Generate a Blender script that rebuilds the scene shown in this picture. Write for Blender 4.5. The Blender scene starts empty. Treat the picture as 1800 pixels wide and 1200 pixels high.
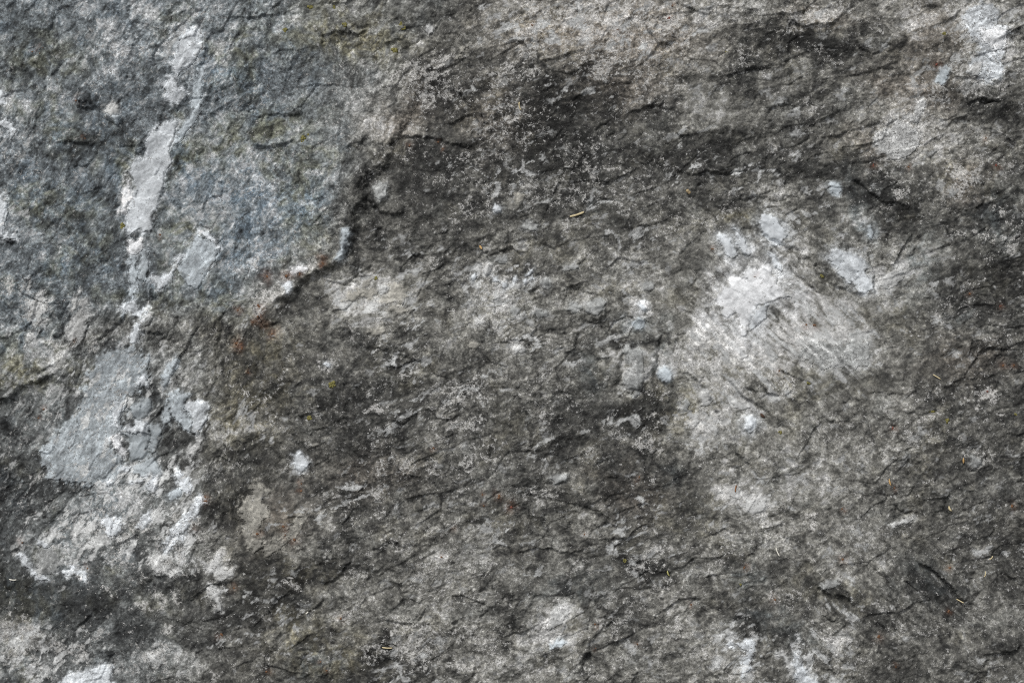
import bpy, math, random
import numpy as np

# ------------------------------------------------------------------ camera, sky, sun, exposure
# Layout is authored in millimetre-like units "u": the visible stone is 1800 u wide and 1200 u high,
# x to the right, y down, h outwards from the stone.  1 u = 1.2 m / 1800.
S = 1.2 / 1800.0
TILT = math.radians(52)                     # the stone face leans back from the ground
CENTRE = (0.0, 0.0, 1.0)
LENS = 70.0
scene = bpy.context.scene
COL = scene.collection
cam_d = bpy.data.cameras.new("camera")
cam = bpy.data.objects.new("camera", cam_d)
COL.objects.link(cam)
cam_d.sensor_width = 36.0
cam_d.lens = LENS
cam_d.clip_start = 0.05
cam_d.clip_end = 500.0
DIST = 1.2 * LENS / 36.0
cam.location = (CENTRE[0], CENTRE[1] - math.sin(TILT) * DIST, CENTRE[2] + math.cos(TILT) * DIST)
cam.rotation_euler = (TILT, 0, 0)
scene.camera = cam

SUN_DIR = np.array([-0.32, -0.12, 0.93]); SUN_DIR /= np.linalg.norm(SUN_DIR)
world = bpy.data.worlds.new("World")
scene.world = world
world.use_nodes = True
wn, wl = world.node_tree.nodes, world.node_tree.links
wn.clear()
sky = wn.new("ShaderNodeTexSky")
sky.sky_type = 'NISHITA'
sky.sun_disc = False
sky.sun_elevation = math.asin(SUN_DIR[2])
sky.sun_rotation = math.atan2(SUN_DIR[0], SUN_DIR[1])
sky.dust_density = 4.0
hsv = wn.new("ShaderNodeHueSaturation")      # a clouded sky: the same light with little blue left in it
hsv.inputs["Saturation"].default_value = 0.10
bgn = wn.new("ShaderNodeBackground")
bgn.inputs["Strength"].default_value = 0.098
wo = wn.new("ShaderNodeOutputWorld")
wl.new(sky.outputs[0], hsv.inputs["Color"])
wl.new(hsv.outputs[0], bgn.inputs["Color"])
wl.new(bgn.outputs[0], wo.inputs["Surface"])
sun_d = bpy.data.lights.new("sun", 'SUN')
sun_d.energy = 1.5
sun_d.angle = math.radians(15)
sun_d.color = (1.0, 0.97, 0.93)
sun = bpy.data.objects.new("sun", sun_d)
COL.objects.link(sun)
from mathutils import Vector, Matrix
sun.rotation_euler = Vector(SUN_DIR).to_track_quat('Z', 'Y').to_euler()
scene.view_settings.view_transform = 'Standard'
scene.view_settings.look = 'None'
scene.view_settings.gamma = 1.0
scene.view_settings.use_curve_mapping = False
scene.view_settings.exposure = 0.32
scene.render.engine = 'CYCLES'
scene.cycles.use_denoising = False
scene.cycles.max_bounces = 4
scene.cycles.filter_width = 1.05

# ------------------------------------------------------------------ noise helpers
RNG = np.random.default_rng(7)
_perm = RNG.permutation(1024).astype(np.int32)
_ga = RNG.uniform(0, 2 * math.pi, 1024)
_gx, _gy = np.cos(_ga).astype(np.float32), np.sin(_ga).astype(np.float32)

def pn(x, y, seed=0):
    xi = np.floor(x); yi = np.floor(y)
    fx = (x - xi).astype(np.float32); fy = (y - yi).astype(np.float32)
    xi = xi.astype(np.int32); yi = yi.astype(np.int32)
    u = fx * fx * fx * (fx * (fx * 6 - 15) + 10)
    v = fy * fy * fy * (fy * (fy * 6 - 15) + 10)
    a0 = _perm[(xi + seed * 37) & 1023]; a1 = _perm[(xi + 1 + seed * 37) & 1023]
    y0 = yi + seed * 91; y1 = y0 + 1
    def g(a, yy, dx, dy):
        k = _perm[(a + yy) & 1023]
        return _gx[k] * dx + _gy[k] * dy
    n00 = g(a0, y0, fx, fy); n10 = g(a1, y0, fx - 1, fy)
    n01 = g(a0, y1, fx, fy - 1); n11 = g(a1, y1, fx - 1, fy - 1)
    a = n00 + u * (n10 - n00)
    b = n01 + u * (n11 - n01)
    return (a + v * (b - a)) * 1.5

def fbm(x, y, wave, octaves, seed, gain=0.5, ridged=False):
    out = 0.0; amp = 1.0; tot = 0.0
    for o in range(octaves):
        n = pn(x / wave, y / wave, seed + o * 5)
        if ridged: n = 1.0 - 2.0 * np.abs(n)
        out = out + amp * n; tot += amp
        amp *= gain; wave *= 0.5
    return out / tot * (1.0 if ridged else 1.35)

def facets(x, y, cell, seed, slope, jump):
    """broken chips: every cell of a jittered lattice is a tilted plane; returns height and a random value per chip"""
    x = x / cell; y = y / cell
    xi = np.floor(x).astype(np.int32); yi = np.floor(y).astype(np.int32)
    best = np.full(x.shape, 9e9, np.float32); hh = np.zeros(x.shape, np.float32); rr = np.zeros(x.shape, np.float32)
    rt = np.random.default_rng(seed).uniform(-1, 1, (6, 1024)).astype(np.float32)
    for dj in (-1, 0, 1):
        for di in (-1, 0, 1):
            k = _perm[(_perm[(xi + di + seed) & 1023] + yi + dj) & 1023]
            ox = x - (xi + di + 0.5 + 0.46 * rt[0][k]); oy = y - (yi + dj + 0.5 + 0.46 * rt[1][k])
            d = ox * ox + oy * oy
            m = d < best
            best = np.where(m, d, best)
            hh = np.where(m, (ox * rt[2][k] + oy * rt[3][k]) * slope * cell + rt[4][k] * jump, hh)
            rr = np.where(m, rt[5][k], rr)
    return hh, rr

def sst(a, b, x):
    t = np.clip((x - a) / (b - a), 0, 1)
    return t * t * (3 - 2 * t)

def lin(c):
    c = np.asarray(c, dtype=np.float64) / 255.0
    return np.where(c <= 0.04045, c / 12.92, ((c + 0.055) / 1.055) ** 2.4)

# ------------------------------------------------------------------ the sampling grid of the stone surface
def axis(lo, hi, step, olo, ohi, ostep):
    a = np.arange(lo, hi, step)
    l = np.arange(olo, lo - ostep * 0.5, ostep)
    r = np.arange(a[-1] + ostep, ohi, ostep)
    return np.concatenate([l, a, r])
GX = axis(-46, 1847, 1.75, -700, 2500, 9.0)
GY = axis(-40, 1241, 1.75, -560, 1760, 9.0)
NX, NY = len(GX), len(GY)
X, Y = np.meshgrid(GX.astype(np.float32), GY.astype(np.float32))

# wandering coordinates: every outline below is ragged at three scales
w1x, w1y = fbm(X, Y, 60, 2, 11), fbm(X, Y, 60, 2, 23)
w2x, w2y = fbm(X, Y, 13, 3, 31, .65), fbm(X, Y, 13, 3, 43, .65)
XW = X + w1x * 7 + w2x * 5.0
YW = Y + w1y * 7 + w2y * 5.0
w3x, w3y = fbm(X, Y, 34, 3, 71, .65), fbm(X, Y, 34, 3, 83, .65)
XB = X + fbm(X, Y, 150, 3, 51) * 36 + w3x * 20 + w2x * 7
YB = Y + fbm(X, Y, 150, 3, 63) * 36 + w3y * 20 + w2y * 7

def window(x0, y0, x1, y1):
    i0, i1 = np.searchsorted(GX, [x0, x1]); j0, j1 = np.searchsorted(GY, [y0, y1])
    return slice(j0, j1), slice(i0, i1)

def seg_dist(px, py, pts, closed=False):
    """unsigned distance to a polyline, the signed side of the nearest segment, arc parameter 0..1"""
    pts = [np.array(p, dtype=np.float32) for p in pts]
    if closed: pts = pts + [pts[0]]
    best = np.full(px.shape, 1e9, np.float32); side = np.zeros(px.shape, np.float32); par = np.zeros(px.shape, np.float32)
    L = [np.linalg.norm(pts[i + 1] - pts[i]) for i in range(len(pts) - 1)]
    tot = sum(L); acc = 0.0
    for i in range(len(pts) - 1):
        a, b = pts[i], pts[i + 1]; d = b - a
        t = np.clip(((px - a[0]) * d[0] + (py - a[1]) * d[1]) / (d @ d + 1e-6), 0, 1)
        ex, ey = px - a[0] - t * d[0], py - a[1] - t * d[1]
        q = np.sqrt(ex * ex + ey * ey)
        cr = d[0] * (py - a[1]) - d[1] * (px - a[0])
        m = q < best
        best = np.where(m, q, best); side = np.where(m, np.sign(cr), side); par = np.where(m, (acc + t * L[i]) / tot, par)
        acc += L[i]
    return best, side, par

def inside(px, py, pts):
    r = np.zeros(px.shape, bool); n = len(pts)
    for i in range(n):
        x0, y0 = pts[i]; x1, y1 = pts[(i + 1) % n]
        if y0 == y1: continue
        c = ((y0 > py) != (y1 > py)) & (px < (x1 - x0) * (py - y0) / (y1 - y0) + x0)
        r ^= c
    return r

# ------------------------------------------------------------------ mineral make-up of the stone
# mean tone of the weathered surface, one value per 100 u
TONE = np.array([
 [ 94,107,109,118,104, 98, 95, 88, 96,116,116,118,107,112,104,114,132,142],
 [100, 95,104,112,108,102,100, 86,100, 92, 80, 92, 86, 98,104,116,122,120],
 [104, 92,104,112,104,104, 98, 76, 80, 74, 78, 84, 94, 96, 94,118,114, 90],
 [104, 98,108,110,106,106, 84, 68, 74, 72, 76, 76, 82,108, 78, 80,104, 84],
 [102, 98,104,112,114,116, 78, 82, 82, 88, 84, 88,104,134,106,112, 84, 72],
 [104,106,104,102, 96, 92,102, 88,104, 94, 94, 96,132,160,146,120, 78, 72],
 [108,114,118,106, 86, 84, 78, 84, 82, 84, 84,104,118,136,136,100, 80, 74],
 [100,112,120,104, 84, 78, 76, 90, 88, 80, 74, 76,112,108, 94, 94, 80, 74],
 [ 88,114,118,104, 90, 86, 78, 82, 82, 80, 76, 76, 86,108,100, 90, 80, 76],
 [ 90,118,122,112, 92, 88, 86, 92, 92, 90, 88, 80, 86,108,100, 94, 82, 76],
 [ 88, 90,100, 96, 82, 86, 96,100, 94, 96, 92, 92, 92, 86, 92, 84, 74, 84],
 [108,108,108, 98, 84, 84, 84, 92,106, 98, 92, 96,108,102, 94, 90, 84, 82]], dtype=np.float64)
def grid_lookup(T, x, y, cell=100.0):
    gx = np.clip(x / cell - 0.5, 0, T.shape[1] - 1.001); gy = np.clip(y / cell - 0.5, 0, T.shape[0] - 1.001)
    i = gx.astype(np.int32); j = gy.astype(np.int32); fx = gx - i; fy = gy - j
    fx = fx * fx * (3 - 2 * fx); fy = fy * fy * (3 - 2 * fy)
    return (T[j, i] * (1 - fx) + T[j, i + 1] * fx) * (1 - fy) + (T[j + 1, i] * (1 - fx) + T[j + 1, i + 1] * fx) * fy
tone = grid_lookup(TONE, XB, YB)
tone = np.minimum(tone, 98 + (tone - 98) * 0.45) - 8 * sst(1150, 1400, X) * sst(400, 250, Y)
tone = tone - 14 * sst(420, 330, XB) * sst(560, 660, YB)          # the quartz in these zones is laid over this host rock below

# dark biofilm and shade painted along ledges and furrows (-), pale weathering (+): x, y, rx, ry, slope angle (deg, + = rising to the right), tone change
WASH = [
 (1600,250,50,50,0,26),(1545,255,40,20,0,22),(1640,250,30,60,80,18),(1720,60,60,80,0,30),(1680,110,20,60,60,22),(1600,50,24,30,0,18),(1570,200,60,30,20,10),(1350,15,60,14,0,22),(1440,30,50,14,10,30),(1270,20,60,24,0,22),(1160,60,80,40,0,14),(1000,40,100,50,0,16),(1740,420,30,20,0,12),(1780,300,30,40,0,14),
 (1450,75,110,28,0,-28),(1370,70,50,20,0,-18),(1500,110,60,20,0,-14),(1150,200,60,20,0,-18),(1100,110,40,26,0,-14),(950,130,60,50,0,-18),(1000,200,80,40,0,-16),(1600,330,50,30,0,-14),(1790,200,30,60,0,-20),(1560,350,80,30,0,-18),(1300,260,120,24,10,-16),(1030,120,30,30,0,-12),(1650,110,40,20,20,-18),(870,80,40,30,0,-10),(1430,300,80,24,0,-14),(1350,120,40,16,0,-12),
 (795,150,42,50,-50,-34),(770,270,110,22,-6,-22),(700,330,60,40,0,-12),(650,350,16,60,15,-26),(612,400,10,60,10,-30),
 (540,520,60,14,35,-30),(480,560,40,22,30,-12),(940,190,70,50,0,-18),(1000,270,90,30,0,-20),(1210,290,120,30,0,-20),
 (1290,350,40,12,0,-26),(1420,80,70,30,0,-22),(1440,330,60,40,-20,-20),(1520,340,40,30,-40,-26),(1560,290,40,24,-30,-22),
 (1690,150,40,26,10,-30),(1740,190,50,26,0,-34),(1690,390,100,40,10,-14),(1700,500,110,40,10,-14),(1560,590,60,24,10,-20),
 (1490,660,90,16,0,-30),(1440,700,40,20,0,-20),(1620,690,40,20,0,-16),(1060,600,20,60,-75,-18),(1095,610,8,60,-80,-26),
 (1157,600,8,46,85,-34),(1150,680,24,20,0,-30),(1130,725,50,26,0,-24),(1010,740,60,40,0,-16),(980,790,30,20,0,-20),
 (1190,840,24,30,60,-18),(920,880,40,30,0,-18),(600,700,40,40,0,-9),(680,690,60,40,0,-8),(660,620,50,20,-20,-14),
 (640,760,40,40,0,-14),(600,860,60,30,0,-14),(580,990,60,26,30,-24),(540,1050,60,30,20,-16),(650,1170,50,30,20,-30),
 (730,1180,24,20,30,-32),(670,1145,22,16,0,-26),(890,1020,40,60,0,-18),(1010,1040,60,22,20,-22),(1080,970,50,30,0,-14),
 (1140,1000,14,30,80,-30),(1100,1090,70,30,0,-10),(1330,1090,50,22,0,-34),(1390,1130,36,22,-30,-34),(1450,1035,60,12,-25,-26),
 (1610,1020,24,26,0,-14),(1660,1050,44,24,-40,-14),(1580,1180,60,24,0,-26),(1760,1130,50,26,10,-22),(1780,1020,20,20,0,-20),
 (1590,1090,60,20,-20,-14),(1370,990,12,20,60,-24),(1330,1010,30,20,0,-14),(1285,990,20,14,0,-18),
 (80,100,70,36,20,-14),(150,180,20,18,0,-28),(190,235,60,24,-10,-24),(140,260,40,18,0,-20),(120,290,50,20,0,-14),
 (250,170,50,30,20,-10),(300,180,30,14,20,-18),(120,370,70,40,0,-10),(160,480,90,40,30,-12),(240,470,20,40,60,-14),
 (270,590,40,14,-20,-22),(20,300,30,40,0,-8),(15,425,22,12,-20,-20),(60,750,30,60,60,-12),(50,850,60,40,10,-8),
 (40,930,40,50,0,-6),(110,1040,80,34,0,-9),(200,1070,70,30,10,-18),(300,790,36,30,0,-28),(420,830,50,60,0,-22),
 (400,900,30,40,60,-22),(440,680,50,40,0,-14),(400,600,60,30,0,-14),(400,1030,40,60,0,-20),(470,1010,60,24,0,-18),(460,1090,60,40,0,-16),
 (310,1030,40,22,0,-18),(230,1120,50,22,0,-20),(80,1150,40,16,0,-20),(340,1110,30,30,0,-12),
 (650,510,56,30,10,34),(690,520,40,26,-20,30),(720,500,30,20,0,12),(600,550,20,30,60,16),(660,565,20,12,0,22),(640,490,26,14,20,20),
 (900,345,26,20,30,22),(1020,395,40,20,10,14),(880,440,60,20,10,18),(880,540,40,26,20,24),(820,600,24,14,0,16),
 (870,520,30,20,20,26),(960,560,30,16,10,18),(1000,470,60,30,10,6),(1110,470,50,30,20,12),(1090,480,40,30,0,12),(1140,500,30,20,0,24),(1060,520,40,20,0,14),
 (1110,640,18,50,80,36),(1120,670,22,18,0,36),(1170,655,14,16,0,40),(1110,560,40,20,-20,16),(1130,545,16,12,0,40),(1190,620,20,30,80,26),
 (1075,630,10,30,70,30),(910,640,30,16,-30,24),(990,620,20,16,0,12),(1260,640,50,30,-40,22),(1240,600,50,30,0,14),(1350,600,120,50,-20,18),
 (1430,540,90,60,-40,16),(1290,620,60,24,-30,24),(1450,610,90,34,-10,20),(1520,600,50,26,-20,14),(1590,500,30,60,40,22),(1640,450,30,40,60,20),
 (1560,470,30,30,0,14),(1240,720,30,50,-60,22),(1220,740,30,20,-50,22),(1260,740,30,24,-40,16),(1300,720,34,24,-50,22),(1270,790,60,26,-45,12),(1380,640,20,12,-20,26),
 (1370,680,26,12,0,36),(1300,860,40,26,-30,34),(1310,890,46,20,-20,26),(1390,840,60,40,0,14),(1460,830,60,40,0,8),(1560,790,60,40,0,14),(1260,860,26,20,0,16),
 (1590,720,36,26,-10,16),(1640,800,90,40,0,-4),(1300,930,60,26,20,12),(1030,920,26,22,0,30),(1000,950,60,16,0,10),(990,860,60,26,0,8),
 (1235,185,50,34,20,20),(1260,200,40,24,10,16),(1400,105,18,14,0,20),(1370,110,30,14,0,18),(1530,200,60,40,20,10),(1540,120,40,20,0,8),(1650,230,24,60,70,26),(1640,260,30,30,0,16),
 (1600,60,30,30,0,26),(1480,55,20,24,40,26),(1380,330,26,40,-60,18),(1395,350,24,40,-60,16),(1480,330,26,30,-40,32),(1500,370,26,24,-30,22),(1530,390,16,30,-30,36),
 (740,90,12,20,60,26),(820,80,30,14,50,16),(700,225,50,26,10,22),(690,205,30,14,0,14),(640,130,50,30,40,10),(520,35,26,16,0,20),(545,60,20,8,-30,16),
 (830,1000,90,24,0,14),(790,950,60,30,0,10),(600,1065,40,26,0,26),(565,1045,24,14,0,20),(510,1110,30,20,10,24),(600,1150,60,24,10,8),(480,1110,26,30,0,12),
 (980,1080,26,40,60,36),(950,1110,30,22,30,22),(985,1125,30,12,0,30),(940,1180,60,14,0,22),(930,1130,22,14,30,14),(1180,1050,40,30,0,14),(1200,1090,34,20,0,14),(1030,1000,60,20,10,6),
 (1620,1080,40,22,10,14),(1480,1120,30,20,0,22),(1440,1140,50,24,-20,14),(1500,1020,40,16,0,12),(1370,1090,20,10,0,20),(1720,1110,40,20,20,10),(1680,1140,60,24,10,8),(1560,1010,26,22,0,10),
 (60,165,60,20,10,16),(70,190,50,26,0,8),(190,95,26,22,20,16),(250,20,16,26,60,32),(190,45,16,10,0,30),(165,18,10,10,0,26),(260,60,40,20,0,8),(225,85,14,20,70,20),(385,80,14,18,60,24),(370,110,20,10,0,12),
 (330,310,20,14,0,26),(345,385,24,14,0,26),(380,330,60,40,0,6),(450,280,60,40,0,6),(480,400,60,40,0,10),(420,470,50,14,20,14),(560,330,40,30,30,10),(560,450,30,30,40,10),
 (40,260,40,20,0,10),(60,370,10,12,30,16),(72,366,8,12,60,40),(75,455,12,8,0,20),(20,590,60,40,0,8),(60,640,40,30,30,20),(60,700,60,40,0,10),(60,720,40,14,60,14),
 (100,640,50,16,50,24),(110,620,16,40,30,26),(260,640,18,12,50,26),(300,650,20,30,40,16),(330,660,40,20,0,10),(310,680,30,14,30,16),(350,620,30,20,0,8),
 (95,770,12,40,80,20),(420,760,40,10,10,26),(400,755,40,16,0,14),(440,750,20,12,0,18),(390,870,30,14,30,12),(60,800,40,12,60,8),
 (330,850,30,20,50,18),(260,880,40,20,0,14),(200,880,60,14,0,20),(150,880,50,14,10,14),(230,870,20,14,0,14),(100,960,50,40,0,22),(90,975,36,30,0,20),
 (220,990,30,14,40,14),(380,985,20,20,0,26),(400,1010,14,26,40,24),(385,1050,14,24,60,22),(275,1060,20,16,0,22),(230,1065,30,12,20,20),(240,1040,20,12,0,16),
 (30,1110,50,20,20,26),(55,1130,50,20,20,18),(70,1170,60,16,0,20),(340,1170,30,16,0,26),(260,1150,40,14,20,16),(300,1140,40,12,-30,18),(180,1120,24,10,30,18),(190,1105,20,10,30,20)]
for (x, y, rx, ry, an, d) in WASH:
    R = max(rx, ry) * 2.3 + 45
    sl = window(x - R, y - R, x + R, y + R)
    ca, sa = math.cos(math.radians(an)), math.sin(math.radians(an))
    px = X[sl] + w1x[sl] * 9 + w3x[sl] * 15 + w2x[sl] * 9 - x; py = Y[sl] + w1y[sl] * 9 + w3y[sl] * 15 + w2y[sl] * 9 - y
    u = (px * ca - py * sa) / rx; v = (px * sa + py * ca) / ry
    tone[sl] += d * np.exp(-(u * u + v * v) ** 1.5 * 0.55) * (0.95 if d < 0 else (0.6 if x > 1240 and y < 330 else 1.25)) * (1 + 0.5 * w2y[sl] + 0.5 * w3x[sl])

# three fabrics of the rock: steep foliation (left), flat wavy bedding (middle), falling foliation (round the quartz eye)
def aniso(ang, wl_, ws_, octv, seed, gain=0.55, ridged=False):
    ca, sa = math.cos(math.radians(ang)), math.sin(math.radians(ang))
    xx = XB * 0.6 + X * 0.4; yy = YB * 0.6 + Y * 0.4
    u = (xx * ca - yy * sa) / wl_; v = (xx * sa + yy * ca) / ws_
    return fbm(u, v, 1.0, octv, seed, gain, ridged)
wA = sst(620, 420, XB + 0.15 * (YB - 500)) * (1 - 0.35 * sst(850, 1000, YB))
wA2 = sst(850, 700, XB) * sst(430, 300, YB)
wA = np.clip(np.maximum(wA, 0.75 * wA2), 0, 1)
wC = np.exp(-(((XB - 1360) / 210) ** 2 + ((YB - 600) / 230) ** 2) ** 1.3)
wC = np.maximum(wC, 0.8 * np.exp(-(((XB - 1580) / 260) ** 2 + ((YB - 1060) / 130) ** 2) ** 1.5))
wB = np.clip(1 - np.maximum(wA, wC), 0, 1)
tw = wA + wB + wC; wA, wB, wC = wA / tw, wB / tw, wC / tw
fabric = wA * aniso(60, 60, 14, 4, 101, 0.62) + wB * aniso(14, 70, 24, 4, 131, 0.6) + wC * aniso(-42, 80, 17, 4, 161, 0.6)
blot = fbm(X, Y, 46, 4, 201, 0.6)
fine = fbm(X, Y, 9, 3, 231, 0.7)
# cloudy wisps drawn out along the fabric, mica seams, and pale laths
def fold(amp, wave, seed):
    return fbm(X, Y, wave, 2, seed) * amp, fbm(X, Y, wave, 2, seed + 9) * amp
def aniso2(ang, wl_, ws_, octv, seed, gain, wx, wy, ridged=False):
    ca, sa = math.cos(math.radians(ang)), math.sin(math.radians(ang))
    xx, yy = X + wx, Y + wy
    return fbm((xx * ca - yy * sa) / wl_, (xx * sa + yy * ca) / ws_, 1.0, octv, seed, gain, ridged)
f1x, f1y = fold(17, 60, 251); f2x, f2y = fold(2.5, 18, 271)
wx, wy = f1x + f2x, f1y + f2y
wisp = wA * aniso2(58, 34, 15, 4, 281, .7, wx, wy) + wB * aniso2(18, 34, 17, 4, 283, .7, wx, wy) + wC * aniso2(-42, 44, 12, 4, 287, .65, wx * .6, wy * .6)
wisp = np.tanh(wisp * 2.3)
seamn = wA * aniso2(60, 60, 18, 3, 291, .6, wx, wy, True) + wB * aniso2(12, 60, 22, 3, 293, .6, wx, wy, True) + wC * aniso2(-42, 90, 15, 3, 297, .6, wx * .5, wy * .5, True)
seam = sst(0.62, 0.9, seamn) * sst(-0.1, 0.4, fbm(X, Y, 90, 3, 299))
lath = wA * aniso2(58, 16, 5.5, 2, 311, .6, f2x, f2y) + wB * aniso2(20, 12, 6.5, 2, 313, .6, f2x, f2y) + wC * aniso2(-42, 18, 5.0, 2, 317, .6, f2x, f2y)
def chips(ang, lng, cell, seed, slope, jump, k=0.22):
    ca, sa = math.cos(math.radians(ang)), math.sin(math.radians(ang))
    xx, yy = X + wx * k, Y + wy * k
    return facets((xx * ca - yy * sa) / lng, xx * sa + yy * ca, cell, seed, slope, jump)
cA, rA = chips(58, 2.2, 26, 11, .30, .6); cB, rB = chips(16, 1.9, 30, 12, .28, .15); cC, rC = chips(-42, 3.0, 22, 13, .32, .6)
chip = wA * cA + wB * cB + wC * cC; chip_r = wA * rA + wB * rB + wC * rC
c2, r2 = chips(30, 1.4, 11, 14, .30, .2)
c3, r3 = chips(10, 1.5, 82, 15, .12, 1.6, 0.4)
wisp2 = np.tanh(2.6 * fbm(X + w2x * 2, Y + w2y * 2, 17, 4, 319, .85))
tone = tone * (1 + 0.24 * wisp + 0.15 * wisp2 + 0.27 * blot + 0.10 * fabric * (1 + wC) + 0.08 * fine + 0.10 * chip_r + 0.08 * r2 + 0.06 * r3) - 30 * seam * (1 + 0.8 * wC)
tone = tone + (24 + 16 * wA) * sst(0.3, 0.75, lath) - (16 + 10 * wA) * sst(0.3, 0.75, -lath)

# hue: blue-green chlorite slab on the left, neutral to warm grey elsewhere
STEP = [(860,-60),(815,40),(775,105),(722,200),(668,290),(640,330),(619,380),(611,430),(600,464),(560,478),(530,506),(505,522),(478,534),(468,560)]
SLAB = [(-760,-640),(900,-640)] + STEP + [(440,600),(330,592),(250,596),(170,606),(92,655),(60,672),(32,683),(0,694),(-300,760),(-760,800)]
sd_slab, _, _ = seg_dist(XW, YW, SLAB, True)
in_slab = inside(XW, YW, SLAB)
blue_w = np.where(in_slab, sst(0, 90, sd_slab), 0) * (1 - 0.75 * sst(520, 720, XB + 0.35 * np.maximum(0, 250 - YB)) * sst(330, 200, YB))
low_left = sst(420, 200, XB) * sst(560, 640, YB)
blue_w = np.maximum(blue_w, 0.55 * low_left)
olive_n = fbm(X, Y, 120, 4, 301, 0.6); blue_n = fbm(X, Y, 80, 4, 331, 0.6)
OLIVE = [(60,90,70,40),(90,130,50,25),(130,250,60,20),(410,230,80,30),(480,245,60,20),(370,270,70,30),(330,420,50,30),(400,530,60,40),(460,620,60,60),(30,640,60,60),(500,210,80,30),(560,50,120,40),(500,1120,50,40),(600,1150,70,40),(620,60,70,40),(120,360,60,30),(140,440,50,30),(1300,380,50,20),(1200,720,60,40),(430,740,80,60),(240,310,30,20),(40,1060,60,40),(520,1010,60,30)]
olive = sst(0.05, 0.5, olive_n) * 0.75 * (0.35 + 0.65 * blue_w)
for (x, y, rx, ry) in OLIVE:
    olive = olive + 0.7 * np.exp(-((XB - x) / rx) ** 2 - ((YB - y) / ry) ** 2)
WARM = [(980,50,120,60),(1150,60,110,50),(880,210,70,60),(740,150,40,50),(1080,150,90,50),(1440,30,60,22),(1640,160,40,40),(1700,310,30,50),(1545,240,60,30),(1640,60,60,50),(1720,330,30,40),(1570,130,60,30),(700,210,60,40),(640,840,80,40),(1690,640,80,40),(1110,850,60,40),(40,1120,50,30),(480,910,50,50)]
warm = 0.0
for (x, y, rx, ry) in WARM:
    warm = warm + 0.8 * np.exp(-((XB - x) / rx) ** 2 - ((YB - y) / ry) ** 2)
BLUES = [(410,130,60,40),(350,330,60,50),(130,340,40,40),(110,450,50,30),(500,370,90,60),(430,440,60,30),(140,240,40,20),(200,880,60,40),(60,1040,60,30),(1110,570,30,20),(1160,630,16,40),(1520,330,40,40),(1530,390,20,30),(1630,460,30,40),(1640,1030,50,30),(1390,1130,40,20),(1310,1000,30,20),(1340,1095,50,20),(1030,650,30,40),(1190,820,20,20),(1000,1040,60,20),(560,1160,40,20),(1770,425,30,30),(1750,380,40,40),(1700,560,20,20),(1020,350,12,10)]
bl = 0.40 * sst(0.0, 0.5, blue_n) * (0.3 + blue_w)
for (x, y, rx, ry) in BLUES:
    bl = bl + 0.6 * np.exp(-((XB - x) / rx) ** 2 - ((YB - y) / ry) ** 2)
brk = sst(-0.35, 0.35, fbm(X + wx, Y + wy, 30, 3, 341, .7))[..., None]
olive = np.clip(olive, 0, 1)[..., None] * (0.25 + 1.1 * brk); warm = np.clip(warm, 0, 1)[..., None]; bl = np.clip(bl, 0, 1)[..., None] * (1.35 - 1.1 * brk); bw = blue_w[..., None]
tint = np.array([1.006, 1.0, 0.958]) * (1 - bw) + np.array([0.938, 0.995, 1.028]) * bw
tint = tint * (1 + olive * (np.array([1.03, 1.0, 0.895]) - 1)) * (1 + warm * (np.array([1.035, 0.99, 0.96]) - 1)) * (1 + bl * (np.array([0.945, 1.0, 1.05]) - 1))
tone = tone + 7 * blue_w * sst(620, 500, Y)
tone = 90 + (tone - 90) * 1.22 - 12 * olive[..., 0] * sst(700, 500, X)
tint = 1 + (tint - 1) * (1 - 0.75 * sst(110, 170, tone))[..., None]
tint = tint * (1 + sst(80, 45, tone)[..., None] * (np.array([0.992, 1.0, 1.012]) - 1))
tone = np.where(tone > 150, 150 + (tone - 150) * 0.6, tone)
base = lin(np.clip(tone, 28, 205)[..., None] * tint)

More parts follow.
